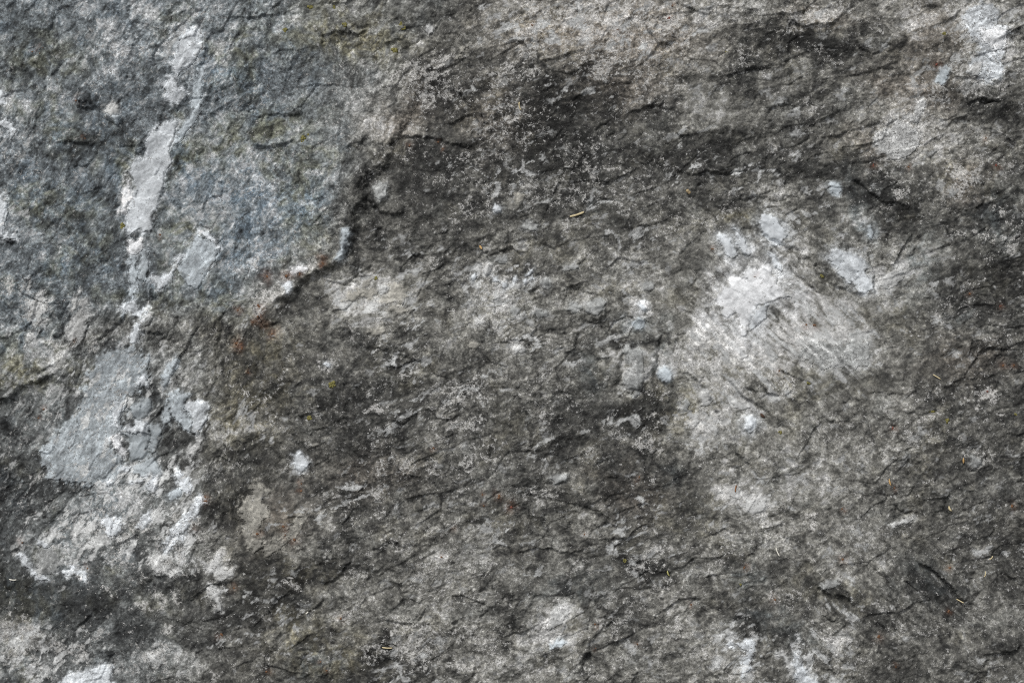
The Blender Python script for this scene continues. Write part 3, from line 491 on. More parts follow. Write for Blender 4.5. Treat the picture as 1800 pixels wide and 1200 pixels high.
# ------------------------------------------------------------------ pale mineral bodies, each a piece of its own
# (part name, colour key, dark specks, proud by, smoothness, outline)
TONES = {'w': (202, 207, 211), 'b': (176, 184, 189), 'g': (152, 159, 163), 't': (140, 138, 131), 'c': (226, 228, 230), 'l': (178, 179, 178), 's': (148, 150, 149)}
BODY = [
 ('quartz_vein','w',.25,3,.5,[(331,47),(352,50),(352,88),(345,105),(325,122),(310,134),(304,115),(308,97),(312,75),(325,63)]),
 ('quartz_vein','w',.35,3,.4,[(277,148),(288,141),(305,132),(314,152),(327,160),(322,172),(312,180),(300,180),(288,186),(291,162)]),
 ('quartz_vein','b',.30,2,.5,[(343,118),(361,123),(353,155),(347,195),(330,222),(321,240),(308,250),(304,236),(317,215),(330,190),(337,160)]),
 ('quartz_vein','w',.22,4,.62,[(289,213),(305,210),(304,236),(296,264),(300,279),(290,296),(288,308),(290,332),(278,350),(271,378),(266,396),(258,408),(242,402),(226,412),(222,395),(222,373),(228,350),(232,318),(226,300),(228,284),(250,276),(252,262),(252,246),(268,228)]),
 ('quartz_vein','c',.12,4,.5,[(222,302),(229,320),(230,336),(224,352),(222,372),(211,371),(212,350),(217,328)]),
 ('quartz_vein','c',.2,3,.4,[(224,425),(246,420),(249,440),(240,452),(231,450),(226,444)]),
 ('quartz_vein','b',.12,3,.6,[(248,440),(262,440),(261,470),(257,493),(246,497),(241,486),(244,462)]),
 ('quartz_vein','b',.25,2,.5,[(228,450),(240,452),(240,480),(236,504),(224,540),(214,562),(219,528),(224,490)]),
 ('quartz_vein','w',.3,2,.4,[(206,536),(216,540),(234,530),(245,540),(262,518),(258,538),(248,556),(236,552),(216,548)]),
 ('quartz_vein','w',.3,2,.4,[(236,566),(251,562),(247,584),(238,602),(228,604),(232,584)]),
 ('quartz_patch','b',.35,4,.5,[(345,410),(384,432),(372,456),(361,477),(355,497),(337,508),(322,496),(318,480),(308,474),(326,446)]),
 ('quartz_patch','w',.4,3,.4,[(264,479),(281,486),(300,470),(318,446),(322,452),(306,478),(300,494),(282,500),(275,509),(262,498)]),
 ('quartz_patch','w',.3,3,.4,[(343,401),(360,404),(376,420),(386,433),(372,428),(352,412)]),  # ridge highlight, put into the colour as a white rim
 ('quartz_patch','w',.1,2,.6,[(-20,150),(6,156),(12,168),(8,182),(-20,188)]),
 ('quartz_patch','w',.2,3,.5,[(-20,214),(8,212),(22,222),(30,230),(24,240),(16,250),(18,234),(6,226),(-20,224)]),
 ('quartz_patch','w',.3,4,.4,[(-20,332),(8,340),(11,356),(8,380),(4,404),(16,410),(28,420),(12,424),(-20,414)]),
 ('quartz_grain','b',.15,3,.6,[(192,204),(204,198),(212,208),(204,219)]),
 ('quartz_grain','l',.2,3,.5,[(186,184),(202,178),(211,190),(210,202),(196,203),(182,196)]),
 ('quartz_patch','l',.35,2,.4,[(118,566),(136,548),(156,546),(152,566),(150,590),(132,598),(112,602),(110,584)]),
 ('quartz_patch','l',.3,2,.4,[(122,546),(132,520),(142,512),(136,534),(128,552)]),
 ('quartz_patch','l',.3,2,.4,[(140,534),(156,522),(158,534),(144,548)]),
 ('quartz_patch','l',.5,2,.4,[(40,504),(52,488),(54,496),(48,512)]),
 ('quartz_patch','l',.5,2,.4,[(62,520),(76,512),(80,536),(74,556),(84,562),(76,576),(62,572),(54,600),(46,612),(50,580),(64,556),(56,540)]),
 ('pale_slab','g',.42,4,.40,[(150,650),(172,628),(200,614),(226,610),(246,622),(262,634),(262,668),(240,690),(222,700),(222,720),(214,742),(216,766),(190,770),(196,790),(216,800),(222,822),(214,842),(190,856),(150,856),(112,850),(92,838),(72,812),(72,796),(88,772),(112,748),(142,716),(146,690)]),
 ('stone_flake','g',.15,7,.8,[(216,762),(232,750),(256,742),(258,770),(257,792),(246,802),(230,810),(226,796),(228,780)]),
 ('stone_flake','w',.15,8,.5,[(216,760),(220,750),(236,748),(236,738),(250,736),(257,748),(256,762),(240,762),(230,764)]),
 ('stone_flake','g',.15,6,.7,[(259,752),(266,744),(275,741),(278,764),(272,790),(264,792),(258,776)]),
 ('stone_flake','g',.2,6,.7,[(230,712),(250,700),(266,694),(264,712),(256,726),(244,736),(232,734),(226,728)]),
 ('stone_flake','g',.25,5,.6,[(232,818),(252,802),(266,796),(276,812),(282,834),(268,838),(250,836),(236,830)]),
 ('stone_flake','b',.2,5,.7,[(284,716),(292,706),(298,720),(296,740),(284,752),(278,740)]),
 ('stone_flake','b',.25,4,.6,[(282,662),(296,644),(312,626),(314,634),(306,652),(298,668),(290,680),(284,676)]),
 ('stone_flake','w',.3,5,.5,[(240,664),(252,660),(262,680),(256,684),(244,678),(236,684)]),
 ('quartz_patch','w',.3,3,.3,[(188,706),(200,704),(214,716),(214,730),(206,744),(206,760),(200,764),(200,740),(192,722)]),
 ('quartz_patch','c',.3,4,.3,[(192,772),(204,766),(212,780),(222,788),(224,800),(212,800),(202,790)]),
 ('quartz_patch','w',.35,3,.3,[(214,822),(224,814),(234,816),(226,830),(214,832)]),
 ('quartz_patch','w',.35,4,.3,[(232,846),(246,840),(262,832),(278,838),(280,854),(274,866),(262,862),(254,850),(240,854)]),
 ('quartz_patch','w',.3,3,.3,[(184,846),(196,840),(202,850),(192,858)]),
 ('quartz_patch','w',.25,6,.4,[(326,708),(344,702),(362,704),(370,712),(366,734),(358,756),(350,766),(340,762),(342,742),(332,730),(322,722)]),
 ('quartz_patch','b',.3,5,.5,[(298,690),(318,682),(334,694),(326,708),(320,722),(332,732),(340,744),(338,764),(322,758),(312,742),(300,736),(298,712)]),
 ('quartz_patch','w',.4,3,.3,[(304,824),(310,820),(318,836),(328,838),(336,856),(330,870),(318,862),(308,842)]),
 ('quartz_patch','b',.35,3,.5,[(294,868),(310,856),(316,864),(308,876),(296,878)]),
 ('quartz_patch','l',.4,2,.3,[(344,774),(354,768),(350,786),(342,800),(332,814),(328,806)]),
 ('quartz_patch','w',.5,3,.3,[(352,872),(360,882),(350,900),(336,920),(322,938),(306,956),(292,974),(284,960),(298,938),(318,912),(334,892)]),
 ('quartz_patch','l',.45,3,.3,[(264,982),(280,966),(292,976),(296,990),(312,998),(302,1012),(286,1010),(272,1004)]),
 ('quartz_patch','w',.4,3,.4,[(36,972),(44,972),(54,988),(66,1004),(84,1008),(90,1018),(72,1022),(58,1004),(42,990)]),
 ('quartz_patch','s',.4,2,.3,[(62,966),(78,950),(96,954),(108,966),(110,988),(104,1000),(88,1004),(70,1000),(62,986)]),
 ('quartz_patch','w',.4,3,.3,[(180,916),(196,906),(214,912),(214,930),(204,942),(190,940)]),
 ('quartz_patch','w',.45,3,.3,[(250,904),(266,900),(264,918),(250,930),(238,926)]),
 ('quartz_patch','w',.4,3,.3,[(66,948),(80,948),(90,956),(84,960),(72,956)]),
 ('quartz_patch','w',.4,3,.3,[(108,1000),(124,996),(146,1002),(156,1014),(154,1022),(140,1014),(118,1010)]),
 ('quartz_patch','l',.4,3,.4,[(354,982),(366,988),(378,976),(390,974),(388,996),(400,1008),(412,992),(410,1010),(396,1020),(376,1012),(362,1004)]),
 ('quartz_patch','l',.4,3,.4,[(362,1028),(378,1022),(390,1030),(388,1056),(390,1072),(380,1074),(374,1052)]),
 ('quartz_patch','w',.35,4,.4,[(112,1192),(130,1180),(150,1174),(172,1170),(190,1178),(196,1196),(200,1215),(108,1215)]),
 ('quartz_patch','l',.4,3,.4,[(262,1144),(272,1142),(286,1156),(294,1166),(284,1168),(272,1158)]),
 ('quartz_patch','l',.4,3,.4,[(150,1146),(160,1142),(158,1156),(150,1162)]),
 ('quartz_grain','w',.1,5,.7,[(514,796),(526,792),(536,798),(544,812),(536,826),(528,834),(520,820)]),
 ('quartz_patch','t',.45,4,.35,[(428,872),(440,856),(456,854),(470,862),(466,880),(474,896),(462,906),(458,926),(466,944),(458,966),(446,972),(434,956),(424,930),(422,900)]),
 ('quartz_patch','t',.45,3,.35,[(462,950),(478,940),(494,944),(510,928),(524,904),(530,888),(538,896),(532,916),(522,936),(500,952),(486,966),(470,978),(458,972)]),
 ('quartz_grain','b',.05,5,.8,[(600,404),(608,402),(613,412),(611,428),(604,434),(598,424)]),
 ('quartz_grain','b',.05,6,.8,[(602,432),(609,440),(606,454),(596,460),(588,456),(594,444)]),
 ('quartz_patch','c',.15,3,.5,[(511,470),(524,468),(541,466),(543,474),(530,478),(518,484),(509,480)]),
 ('quartz_patch','w',.4,3,.4,[(494,500),(504,490),(514,496),(516,508),(508,516),(500,508)]),
 ('quartz_patch','t',.3,2,.6,[(608,528),(624,506),(640,490),(650,488),(648,504),(634,522),(624,530)]),
 ('quartz_patch','t',.35,2,.5,[(668,512),(676,500),(700,494),(716,504),(722,520),(708,528),(690,530),(674,528)]),
 ('quartz_grain','w',.1,4,.7,[(864,366),(870,356),(880,362),(878,372),(868,374)]),
 ('quartz_grain','w',.1,4,.6,[(900,488),(907,484),(911,492),(905,498)]),('quartz_grain','w',.1,4,.6,[(918,494),(924,490),(928,497),(922,502)]),
 ('quartz_grain','w',.1,4,.6,[(922,486),(932,474),(939,472),(937,480),(927,488)]),('quartz_grain','w',.1,4,.6,[(928,492),(935,486),(938,492),(932,497)]),
 ('quartz_grain','l',.1,4,.6,[(906,502),(913,498),(917,504),(910,508)]),('quartz_grain','w',.15,4,.6,[(882,494),(892,492),(896,500),(888,507),(880,503)]),
 ('quartz_grain','w',.2,4,.6,[(850,474),(860,466),(868,472),(862,482),(852,484)]),('quartz_grain','w',.15,4,.6,[(866,486),(876,484),(880,494),(868,496)]),
 ('quartz_grain','w',.2,4,.6,[(824,488),(834,480),(838,486),(830,496)]),('quartz_grain','l',.2,4,.6,[(950,492),(960,492),(966,500),(956,506),(948,502)]),
 ('quartz_grain','w',.02,5,.85,[(1264,408),(1274,412),(1286,426),(1297,444),(1290,452),(1278,448),(1268,436),(1262,420)]),
 ('quartz_grain','w',.1,5,.8,[(1290,398),(1298,404),(1310,420),(1321,440),(1318,449),(1306,444),(1297,430),(1292,416)]),
 ('quartz_patch','w',.06,5,.8,[(1334,384),(1350,376),(1366,384),(1378,398),(1386,414),(1374,428),(1364,432),(1352,424),(1342,404)]),
 ('quartz_patch','c',.10,5,.7,[(1254,525),(1268,506),(1284,499),(1291,486),(1306,484),(1317,466),(1330,476),(1347,468),(1352,482),(1367,489),(1360,499),(1374,506),(1391,519),(1362,523),(1340,535),(1330,531),(1327,549),(1316,563),(1312,588),(1303,592),(1299,566),(1292,549),(1280,559),(1265,553),(1270,540)]),
 ('quartz_patch','w',.2,5,.7,[(1322,548),(1336,536),(1352,532),(1344,556),(1332,576),(1316,584)]),
 ('quartz_patch','w',.10,4,.8,[(1350,440),(1362,444),(1376,474),(1372,480),(1358,466)]),
 ('quartz_patch','w',.3,4,.6,[(1448,456),(1462,442),(1476,438),(1492,444),(1502,448),(1520,454),(1526,468),(1520,480),(1536,492),(1538,506),(1520,516),(1504,506),(1486,490),(1470,470)]),
 ('quartz_patch','l',.35,3,.5,[(1552,486),(1566,478),(1584,470),(1592,484),(1580,500),(1562,506),(1550,498)]),
 ('quartz_patch','s',.45,2,.2,[(1402,618),(1430,598),(1460,602),(1500,598),(1530,604),(1534,622),(1520,640),(1498,650),(1470,644),(1440,648),(1414,634)]),
 ('quartz_grain','w',.02,4,.85,[(1310,734),(1320,728),(1329,738),(1327,754),(1317,762),(1309,752)]),
 ('quartz_grain','l',.2,3,.7,[(1284,706),(1296,702),(1312,706),(1318,716),(1304,722),(1290,718)]),
 ('quartz_grain','l',.25,3,.7,[(1250,744),(1260,748),(1264,760),(1258,768),(1250,758)]),
 ('quartz_patch','l',.3,3,.6,[(1280,850),(1290,846),(1298,862),(1296,876),(1286,874),(1280,862)]),
 ('quartz_patch','l',.35,3,.6,[(1316,880),(1334,872),(1346,880),(1340,898),(1322,904),(1312,894)]),
 ('quartz_patch','s',.4,4,.35,[(1094,616),(1108,604),(1122,612),(1132,640),(1130,662),(1128,684),(1116,692),(1100,688),(1094,672),(1100,650)]),
 ('quartz_patch','b',.15,5,.7,[(1160,650),(1172,644),(1184,654),(1180,668),(1170,672),(1160,664)]),
 ('quartz_grain','w',.15,4,.6,[(1122,536),(1132,530),(1140,538),(1136,546),(1126,548)]),
 ('quartz_grain','b',.2,4,.6,[(1112,566),(1122,556),(1134,562),(1132,574),(1118,578)]),
 ('quartz_patch','w',.55,3,.25,[(1705,15),(1740,5),(1750,22),(1742,45),(1764,48),(1776,60),(1766,82),(1766,120),(1760,140),(1740,150),(1720,140),(1700,125),(1702,105),(1720,82),(1700,50),(1695,30)]),
 ('quartz_patch','l',.6,3,.2,[(1537,235),(1560,225),(1585,212),(1615,218),(1620,245),(1612,270),(1580,282),(1545,270)]),
 ('quartz_patch','l',.6,3,.2,[(1600,205),(1612,180),(1628,176),(1626,200),(1618,216)]),
 ('quartz_patch','c',.4,3,.4,[(1724,52),(1742,50),(1764,54),(1770,66),(1764,84),(1748,92),(1736,84),(1728,70)]),
 ('quartz_patch','b',.2,3,.6,[(1646,142),(1656,116),(1664,114),(1672,124),(1664,140),(1656,150)]),
 ('quartz_patch','l',.5,3,.4,[(1700,126),(1712,110),(1724,106),(1724,124),(1712,136)]),
 ('quartz_grain','b',.2,4,.6,[(1456,326),(1466,320),(1478,322),(1484,336),(1474,342),(1460,338)]),
 ('quartz_grain','b',.2,4,.6,[(1520,400),(1530,394),(1538,408),(1534,420),(1524,414)]),
 ('quartz_patch','w',.4,3,.4,[(1270,1128),(1296,1124),(1322,1118),(1328,1132),(1326,1152),(1318,1172),(1306,1186),(1304,1164),(1310,1146),(1292,1134)]),
 ('quartz_patch','l',.3,4,.5,[(1362,1146),(1374,1142),(1388,1158),(1396,1176),(1394,1192),(1384,1184),(1376,1166)]),
 ('quartz_patch','w',.3,4,.5,[(1392,1146),(1398,1148),(1404,1164),(1418,1178),(1436,1196),(1440,1215),(1412,1215),(1400,1190),(1394,1168)]),
 ('quartz_patch','l',.5,3,.4,[(966,1072),(980,1058),(996,1066),(1002,1080),(994,1094),(978,1102),(966,1104),(970,1086)]),
 ('quartz_grain','b',.3,3,.5,[(966,1134),(984,1124),(994,1130),(986,1138),(970,1140)]),
 ('quartz_patch','s',.4,4,.5,[(1700,800),(1710,798),(1722,806),(1726,816),(1712,822),(1702,816)]),
 ('quartz_patch','l',.4,3,.4,[(1560,924),(1576,918),(1600,908),(1606,910),(1588,922),(1566,930)]),
 ('stone_flake','l',.3,6,.5,[(748,44),(758,42),(762,52),(760,60),(752,66),(746,56)]),
 ('stone_flake','t',.3,6,.5,[(802,106),(808,88),(820,72),(826,72),(816,88),(808,106)]),
 ('stone_flake','s',.4,5,.5,[(1440,1024),(1452,1014),(1470,1014),(1474,1024),(1462,1032),(1444,1036)]),
 ('stone_flake','s',.4,5,.5,[(656,330),(668,318),(682,322),(684,346),(672,352),(660,348)]),
 ('stone_flake','s',.35,5,.6,[(1030,526),(1048,520),(1062,530),(1056,544),(1040,552),(1026,546)]),
 ('stone_flake','s',.4,4,.5,[(965,838),(978,832),(994,838),(990,846),(974,848)]),
]
rg = random.Random(5)                                      # pale quartz lumps sitting in the grey middle of the face
for (x, y, rx, ry, tk) in [(912,347,13,9,'t'),(934,398,18,9,'s'),(858,470,9,12,'l'),(845,565,9,6,'l'),(952,551,12,9,'s'),(832,606,11,6,'t'),(661,581,15,8,'t'),(674,507,11,9,'l'),(912,616,12,8,'l'),(640,512,20,9,'t'),(960,498,8,10,'s'),(1012,540,15,10,'s'),(905,545,12,9,'s'),(880,455,12,8,'s'),(1140,503,14,10,'s'),(700,545,14,7,'t'),(1005,470,14,6,'s'),(575,640,7,6,'w'),(1240,700,9,14,'l'),(1225,735,8,12,'l'),(1205,710,7,11,'s')]:
    a0 = rg.uniform(0, 1)
    BODY.append(('quartz_grain', tk, .3, 3, .5, [(x + rx * rg.uniform(.75, 1.2) * math.cos(a0 + k * math.pi / 4), y + ry * rg.uniform(.75, 1.2) * math.sin(a0 + k * math.pi / 4)) for k in range(8)]))
piece = np.zeros((NY, NX), np.int16)
names = [None]
fineq = fbm(X, Y, 22, 4, 801, 0.6)
for k, (nm, tk, dots, lift, smo, pts) in enumerate(BODY, 1):
    hw, hs = (22, .4) if 1240 < pts[0][0] < 1600 and 370 < pts[0][1] < 900 else (10, .3)
    if nm == 'quartz_patch' and tk == 'c' and 1200 < pts[0][0] < 1300: hw, hs = 70, .5
    xs = [p[0] for p in pts]; ys = [p[1] for p in pts]
    sl = window(min(xs) - hw - 14, min(ys) - hw - 14, max(xs) + hw + 14, max(ys) + hw + 14)
    size = max(max(xs) - min(xs), max(ys) - min(ys))
    wg = min(1.0, 0.35 + size / 90.0) * (1.15 - 0.45 * smo)
    px = X[sl] + (XW[sl] - X[sl]) * wg; py = Y[sl] + (YW[sl] - Y[sl]) * wg
    d, _, _ = seg_dist(px, py, pts, True)
    sd = np.where(inside(px, py, pts), d, -d)
    ragged = min(1.0, size / 40.0) * (1.25 - smo) * (2.2 if nm == 'pale_slab' or tk == 't' else 1.0)
    sd = sd + (w3y[sl] * 4 + w2x[sl] * 3 + fine[sl] * 2 + wisp[sl] * 2.5) * ragged
    ft = min(1.0, size / 60.0)                             # larger bodies thin out into the host over a few millimetres
    m = sst(-1.4 - 3.0 * ft, 1.6 + 4.0 * ft, sd + (r2[sl] * 2.5 + fine[sl] * 3.5 + wisp2[sl] * 2.0) * ft)
    halo = sst(-hw, 2, sd + wisp[sl] * (0.3 * hw) + chip_r[sl] * 0.15 * hw) ** 1.5 * (1 - m)                        # the pale mineral thins out into its host
    c0 = np.array(TONES[tk], float)
    var = 1 + 0.11 * fineq[sl] + (0.04 + 0.10 * (1 - smo)) * wisp[sl] + 0.05 * fine[sl] - 0.10 * seam[sl]
    var = var + 0.07 * chip_r[sl] + 0.04 * r2[sl] + 0.06 * r3[sl]
    if smo <= .5: var = var + 0.10 * sst(.1, .6, lath[sl]) - 0.10 * sst(.1, .6, -lath[sl])
    if nm == 'pale_slab' or tk in 'st': var = var + 0.08 * fabric[sl] + 0.07 * blot[sl] + 0.08 * wisp2[sl] + 0.08 * sst(.2, .7, lath[sl])
    if nm.startswith('quartz'): var = var + (0.11 * np.exp(-(sd / 4.5) ** 2) - 0.04) * sst(-.2, .3, fineq[sl])      # freshly broken rims are whiter
    c = lin(np.clip(c0 * var[..., None], 20, 245))
    if nm == 'pale_slab' or (smo < .45 and size > 30):
        q = (mott[sl] * sst(.0, .2, mot_n[sl] - mth_[sl]) * 0.85)[..., None]; c = c * (1 - q) + np.maximum(c, mc[sl] * 1.3) * q
    base[sl] = base[sl] * (1 - m[..., None]) + c * m[..., None]
    hm = (halo * hs * np.clip(0.8 + 0.5 * wisp2[sl] - 0.8 * seam[sl], 0, 1.3))[..., None]
    base[sl] = base[sl] * (1 - hm) + c * hm
    g = growth[sl]
    g[..., 3] = np.maximum(g[..., 3] * (1 - m), m * smo)
    g[..., 1] = g[..., 1] * (1 - m) + m * dots
    g[..., 0] = g[..., 0] * (1 - (0.15 if nm == 'pale_slab' else 0.7) * m)
    g[..., 2] = g[..., 2] * (1 - m) + m * 0.75 * (1 - smo)
    growth[sl] = g
    dome = lift * (0.55 * sst(-1.5, 2.0, sd) + 0.45 * sst(0, 0.3 * size, sd))
    h[sl] = h[sl] - m * smo * 0.75 * hd[sl] * 1.15 + dome + m * smo * chip[sl] * 0.45
    p = piece[sl]; p[sd > 0] = k; piece[sl] = p
    names.append(nm)
piece[(piece == 0) & in_slab] = len(names); names.append('foliated_slab')

# rust films round the iron grains, and lichen-yellow films round the lichens, are set with the grains further down
RUST = [(150,243,3),(567,450,4),(567,463,4),(504,485,6),(468,485,6),(527,482,4),(455,538,6),(454,556,5),(465,570,4),(480,587,5),(418,545,4),(443,567,3.5),(415,604,6),(425,612,4),(437,655,3),(719,255,4),(778,261,3.5),(770,249,3),(1123,838,4),(877,872,7),(897,890,7),(850,888,3.5),(848,868,3.5),(762,787,4),(455,935,6),(500,924,5),(503,938,4),(520,945,6),(530,850,4),(530,862,4),(362,880,6),(361,873,4),(41,951,4.5),(155,998,4),(345,932,5),(413,1032,5),(391,1114,5),(470,1177,5),(565,1160,3.5),(575,1176,4),(776,978,4),(800,925,4),(1027,938,3.5),(1046,1096,4),(1121,1132,4),(1047,1139,3),(1214,1062,4),(1308,997,4.5),(1360,1052,5),(1480,982,5),(1667,1073,5),(1777,888,6),(1569,752,5),(1480,894,4),(1572,857,4),(1736,688,4),(1706,516,5),(1761,538,4),(1647,114,6),(1537,290,4),(1753,290,5),(1600,292,4),(1734,242,4),(1253,437,4),(1327,486,3.5),(1572,1168,4.5),(1542,1117,6),(1432,572,5),(1418,570,4),(1370,652,5),(1766,642,5),(1785,642,4),(1668,997,5),(135,178,4),(130,600,3),(73,720,4),(65,735,3),(280,412,4),(58,92,3),(70,95,4),(75,85,3.5),(935,45,4),(1085,55,4),(1175,35,6),(1180,12,4),(600,1085,4)]
for (x, y, r) in RUST:
    R = r * 3
    sl = window(x - R - 8, y - R - 8, x + R + 8, y + R + 8)
    q = ((XW[sl] - x) ** 2 + (YW[sl] - y) ** 2) / (r * 1.3) ** 2
    m = ((0.22 if x < 620 and 430 < y < 640 else 0.15) * np.exp(-q * (0.5 if x < 620 and 430 < y < 640 else 1.0)))[..., None]
    base[sl] = base[sl] * (1 - m) + lin((138, 84, 46)) * m

# ------------------------------------------------------------------ mesh of the stone
ex = np.maximum(0, np.abs(X - 900) - 1000) / 600; ey = np.maximum(0, np.abs(Y - 600) - 700) / 460
h = h - 170 * (ex ** 2.2 + ey ** 2.2)                      # the block rounds away beyond the picture
h = h - np.mean(h[(np.abs(X - 900) < 900) & (np.abs(Y - 600) < 600)])
P = np.stack([(X - 900) * S, (600 - Y) * S, h * S], -1).reshape(-1, 3).astype(np.float32)
A1 = np.concatenate([base, np.ones((NY, NX, 1))], -1).reshape(-1, 4).astype(np.float32)
A2 = growth.reshape(-1, 4).astype(np.float32)
idx = np.arange(NX * NY, dtype=np.int32).reshape(NY, NX)
Q = np.stack([idx[1:, :-1], idx[1:, 1:], idx[:-1, 1:], idx[:-1, :-1]], -1).reshape(-1, 4)
QID = piece[:-1, :-1].reshape(-1)
CW, CH = np.float32(0), 0

def stone_material():
    m = bpy.data.materials.new("weathered_stone")
    m.use_nodes = True
    n, l = m.node_tree.nodes, m.node_tree.links
    bsdf = n["Principled BSDF"]
    tc = n.new("ShaderNodeTexCoord")
    a1 = n.new("ShaderNodeAttribute"); a1.attribute_name = "mineral"
    a2 = n.new("ShaderNodeAttribute"); a2.attribute_name = "growth"
    sep = n.new("ShaderNodeSeparateColor"); l.new(a2.outputs["Color"], sep.inputs[0])
    def noise(scale, detail, rough, dist=0.0):
        t = n.new("ShaderNodeTexNoise"); t.inputs["Scale"].default_value = scale; t.inputs["Detail"].default_value = detail
        t.inputs["Roughness"].default_value = rough; t.inputs["Distortion"].default_value = dist
        l.new(tc.outputs["Object"], t.inputs["Vector"]); return t.outputs["Fac"]
    def mth(op, a, b=None, c=None, clamp=False):
        t = n.new("ShaderNodeMath"); t.operation = op; t.use_clamp = clamp
        for i, v in enumerate((a, b, c)):
            if v is None: continue
            if isinstance(v, (int, float)): t.inputs[i].default_value = v
            else: l.new(v, t.inputs[i])
        return t.outputs[0]
    def ramp(x, lo, hi):
        t = n.new("ShaderNodeMapRange"); t.interpolation_type = 'SMOOTHSTEP'
        for i, v in ((0, x), (1, lo), (2, hi)):
            if isinstance(v, (int, float)): t.inputs[i].default_value = v
            else: l.new(v, t.inputs[i])
        return t.outputs[0]
    def mix(f, a, b, mode='MIX'):
        t = n.new("ShaderNodeMix"); t.data_type = 'RGBA'; t.blend_type = mode
        for i, v in ((0, f), (6, a), (7, b)):
            if isinstance(v, (int, float)): t.inputs[i].default_value = v
            elif isinstance(v, tuple): t.inputs[i].default_value = (*v, 1)
            else: l.new(v, t.inputs[i])
        return t.outputs[2]
    crust, specks, grainy, quartz = sep.outputs[0], sep.outputs[1], sep.outputs[2], a2.outputs["Alpha"]
    n_f = noise(400.0, 3.0, 0.70)        # mineral grains, about 2 mm and finer
    n_m = noise(120.0, 4.0, 0.70)
    n_c = noise(260.0, 4.0, 0.80, 0.4)
    n_d = noise(640.0, 2.0, 0.65)
    vor = n.new("ShaderNodeTexVoronoi"); vor.inputs["Scale"].default_value = 330.0; vor.inputs["Randomness"].default_value = 1.0
    l.new(tc.outputs["Object"], vor.inputs["Vector"])
    vsep = n.new("ShaderNodeSeparateColor"); l.new(vor.outputs["Color"], vsep.inputs[0])
    # tone grain: multiplies the mineral colour by about 0.45 .. 1.8
    g = mth('ADD', mth('ADD', mth('MULTIPLY', mth('SUBTRACT', n_f, 0.5), 3.5), mth('MULTIPLY', mth('SUBTRACT', vsep.outputs[0], 0.5), 1.0)), mth('MULTIPLY', mth('SUBTRACT', n_m, 0.5), 3.0))
    g = mth('POWER', 2.0, mth('MULTIPLY', mth('MULTIPLY', g, grainy), 0.95))
    gc = n.new("ShaderNodeCombineColor")
    for i in range(3): l.new(g, gc.inputs[i])
    col = mix(1.0, a1.outputs["Color"], gc.outputs[0], 'MULTIPLY')
    # pale crust in mealy specks, denser where the growth is dense
    cn = mth('ADD', mth('MULTIPLY', n_c, 0.62), mth('MULTIPLY', n_m, 0.38))
    thr = mth('SUBTRACT', 0.600, mth('MULTIPLY', crust, 0.165))
    cm = ramp(cn, mth('SUBTRACT', thr, 0.012), mth('ADD', thr, 0.035))
    pale = mix(ramp(n_f, 0.35, 0.65), (0.30, 0.295, 0.28), (0.62, 0.615, 0.60))
    # the crust takes some of the hue of what it grows on
    col = mix(mth('MULTIPLY', cm, 0.72), col, pale)
    # dark specks (cyanobacteria, mica)
    thr2 = mth('SUBTRACT', 0.66, mth('MULTIPLY', specks, 0.20))
    dm = ramp(mth('ADD', mth('MULTIPLY', n_d, 0.7), mth('MULTIPLY', n_m, 0.3)), thr2, mth('ADD', thr2, 0.035))
    col = mix(mth('MULTIPLY', dm, 0.65), col, (0.030, 0.028, 0.024))
    l.new(col, bsdf.inputs["Base Color"])
    ro = mth('SUBTRACT', 0.88, mth('MULTIPLY', quartz, 0.38))
    l.new(ro, bsdf.inputs["Roughness"])
    bsdf.inputs["Specular IOR Level"].default_value = 0.35
    bm = n.new("ShaderNodeBump"); bm.inputs["Strength"].default_value = 0.7; bm.inputs["Distance"].default_value = 0.0016
    bh = mth('ADD', mth('MULTIPLY', n_f, grainy), mth('MULTIPLY', cm, 0.35))
    l.new(bh, bm.inputs["Height"])
    l.new(bm.outputs[0], bsdf.inputs["Normal"])
    return m
STONE = stone_material()

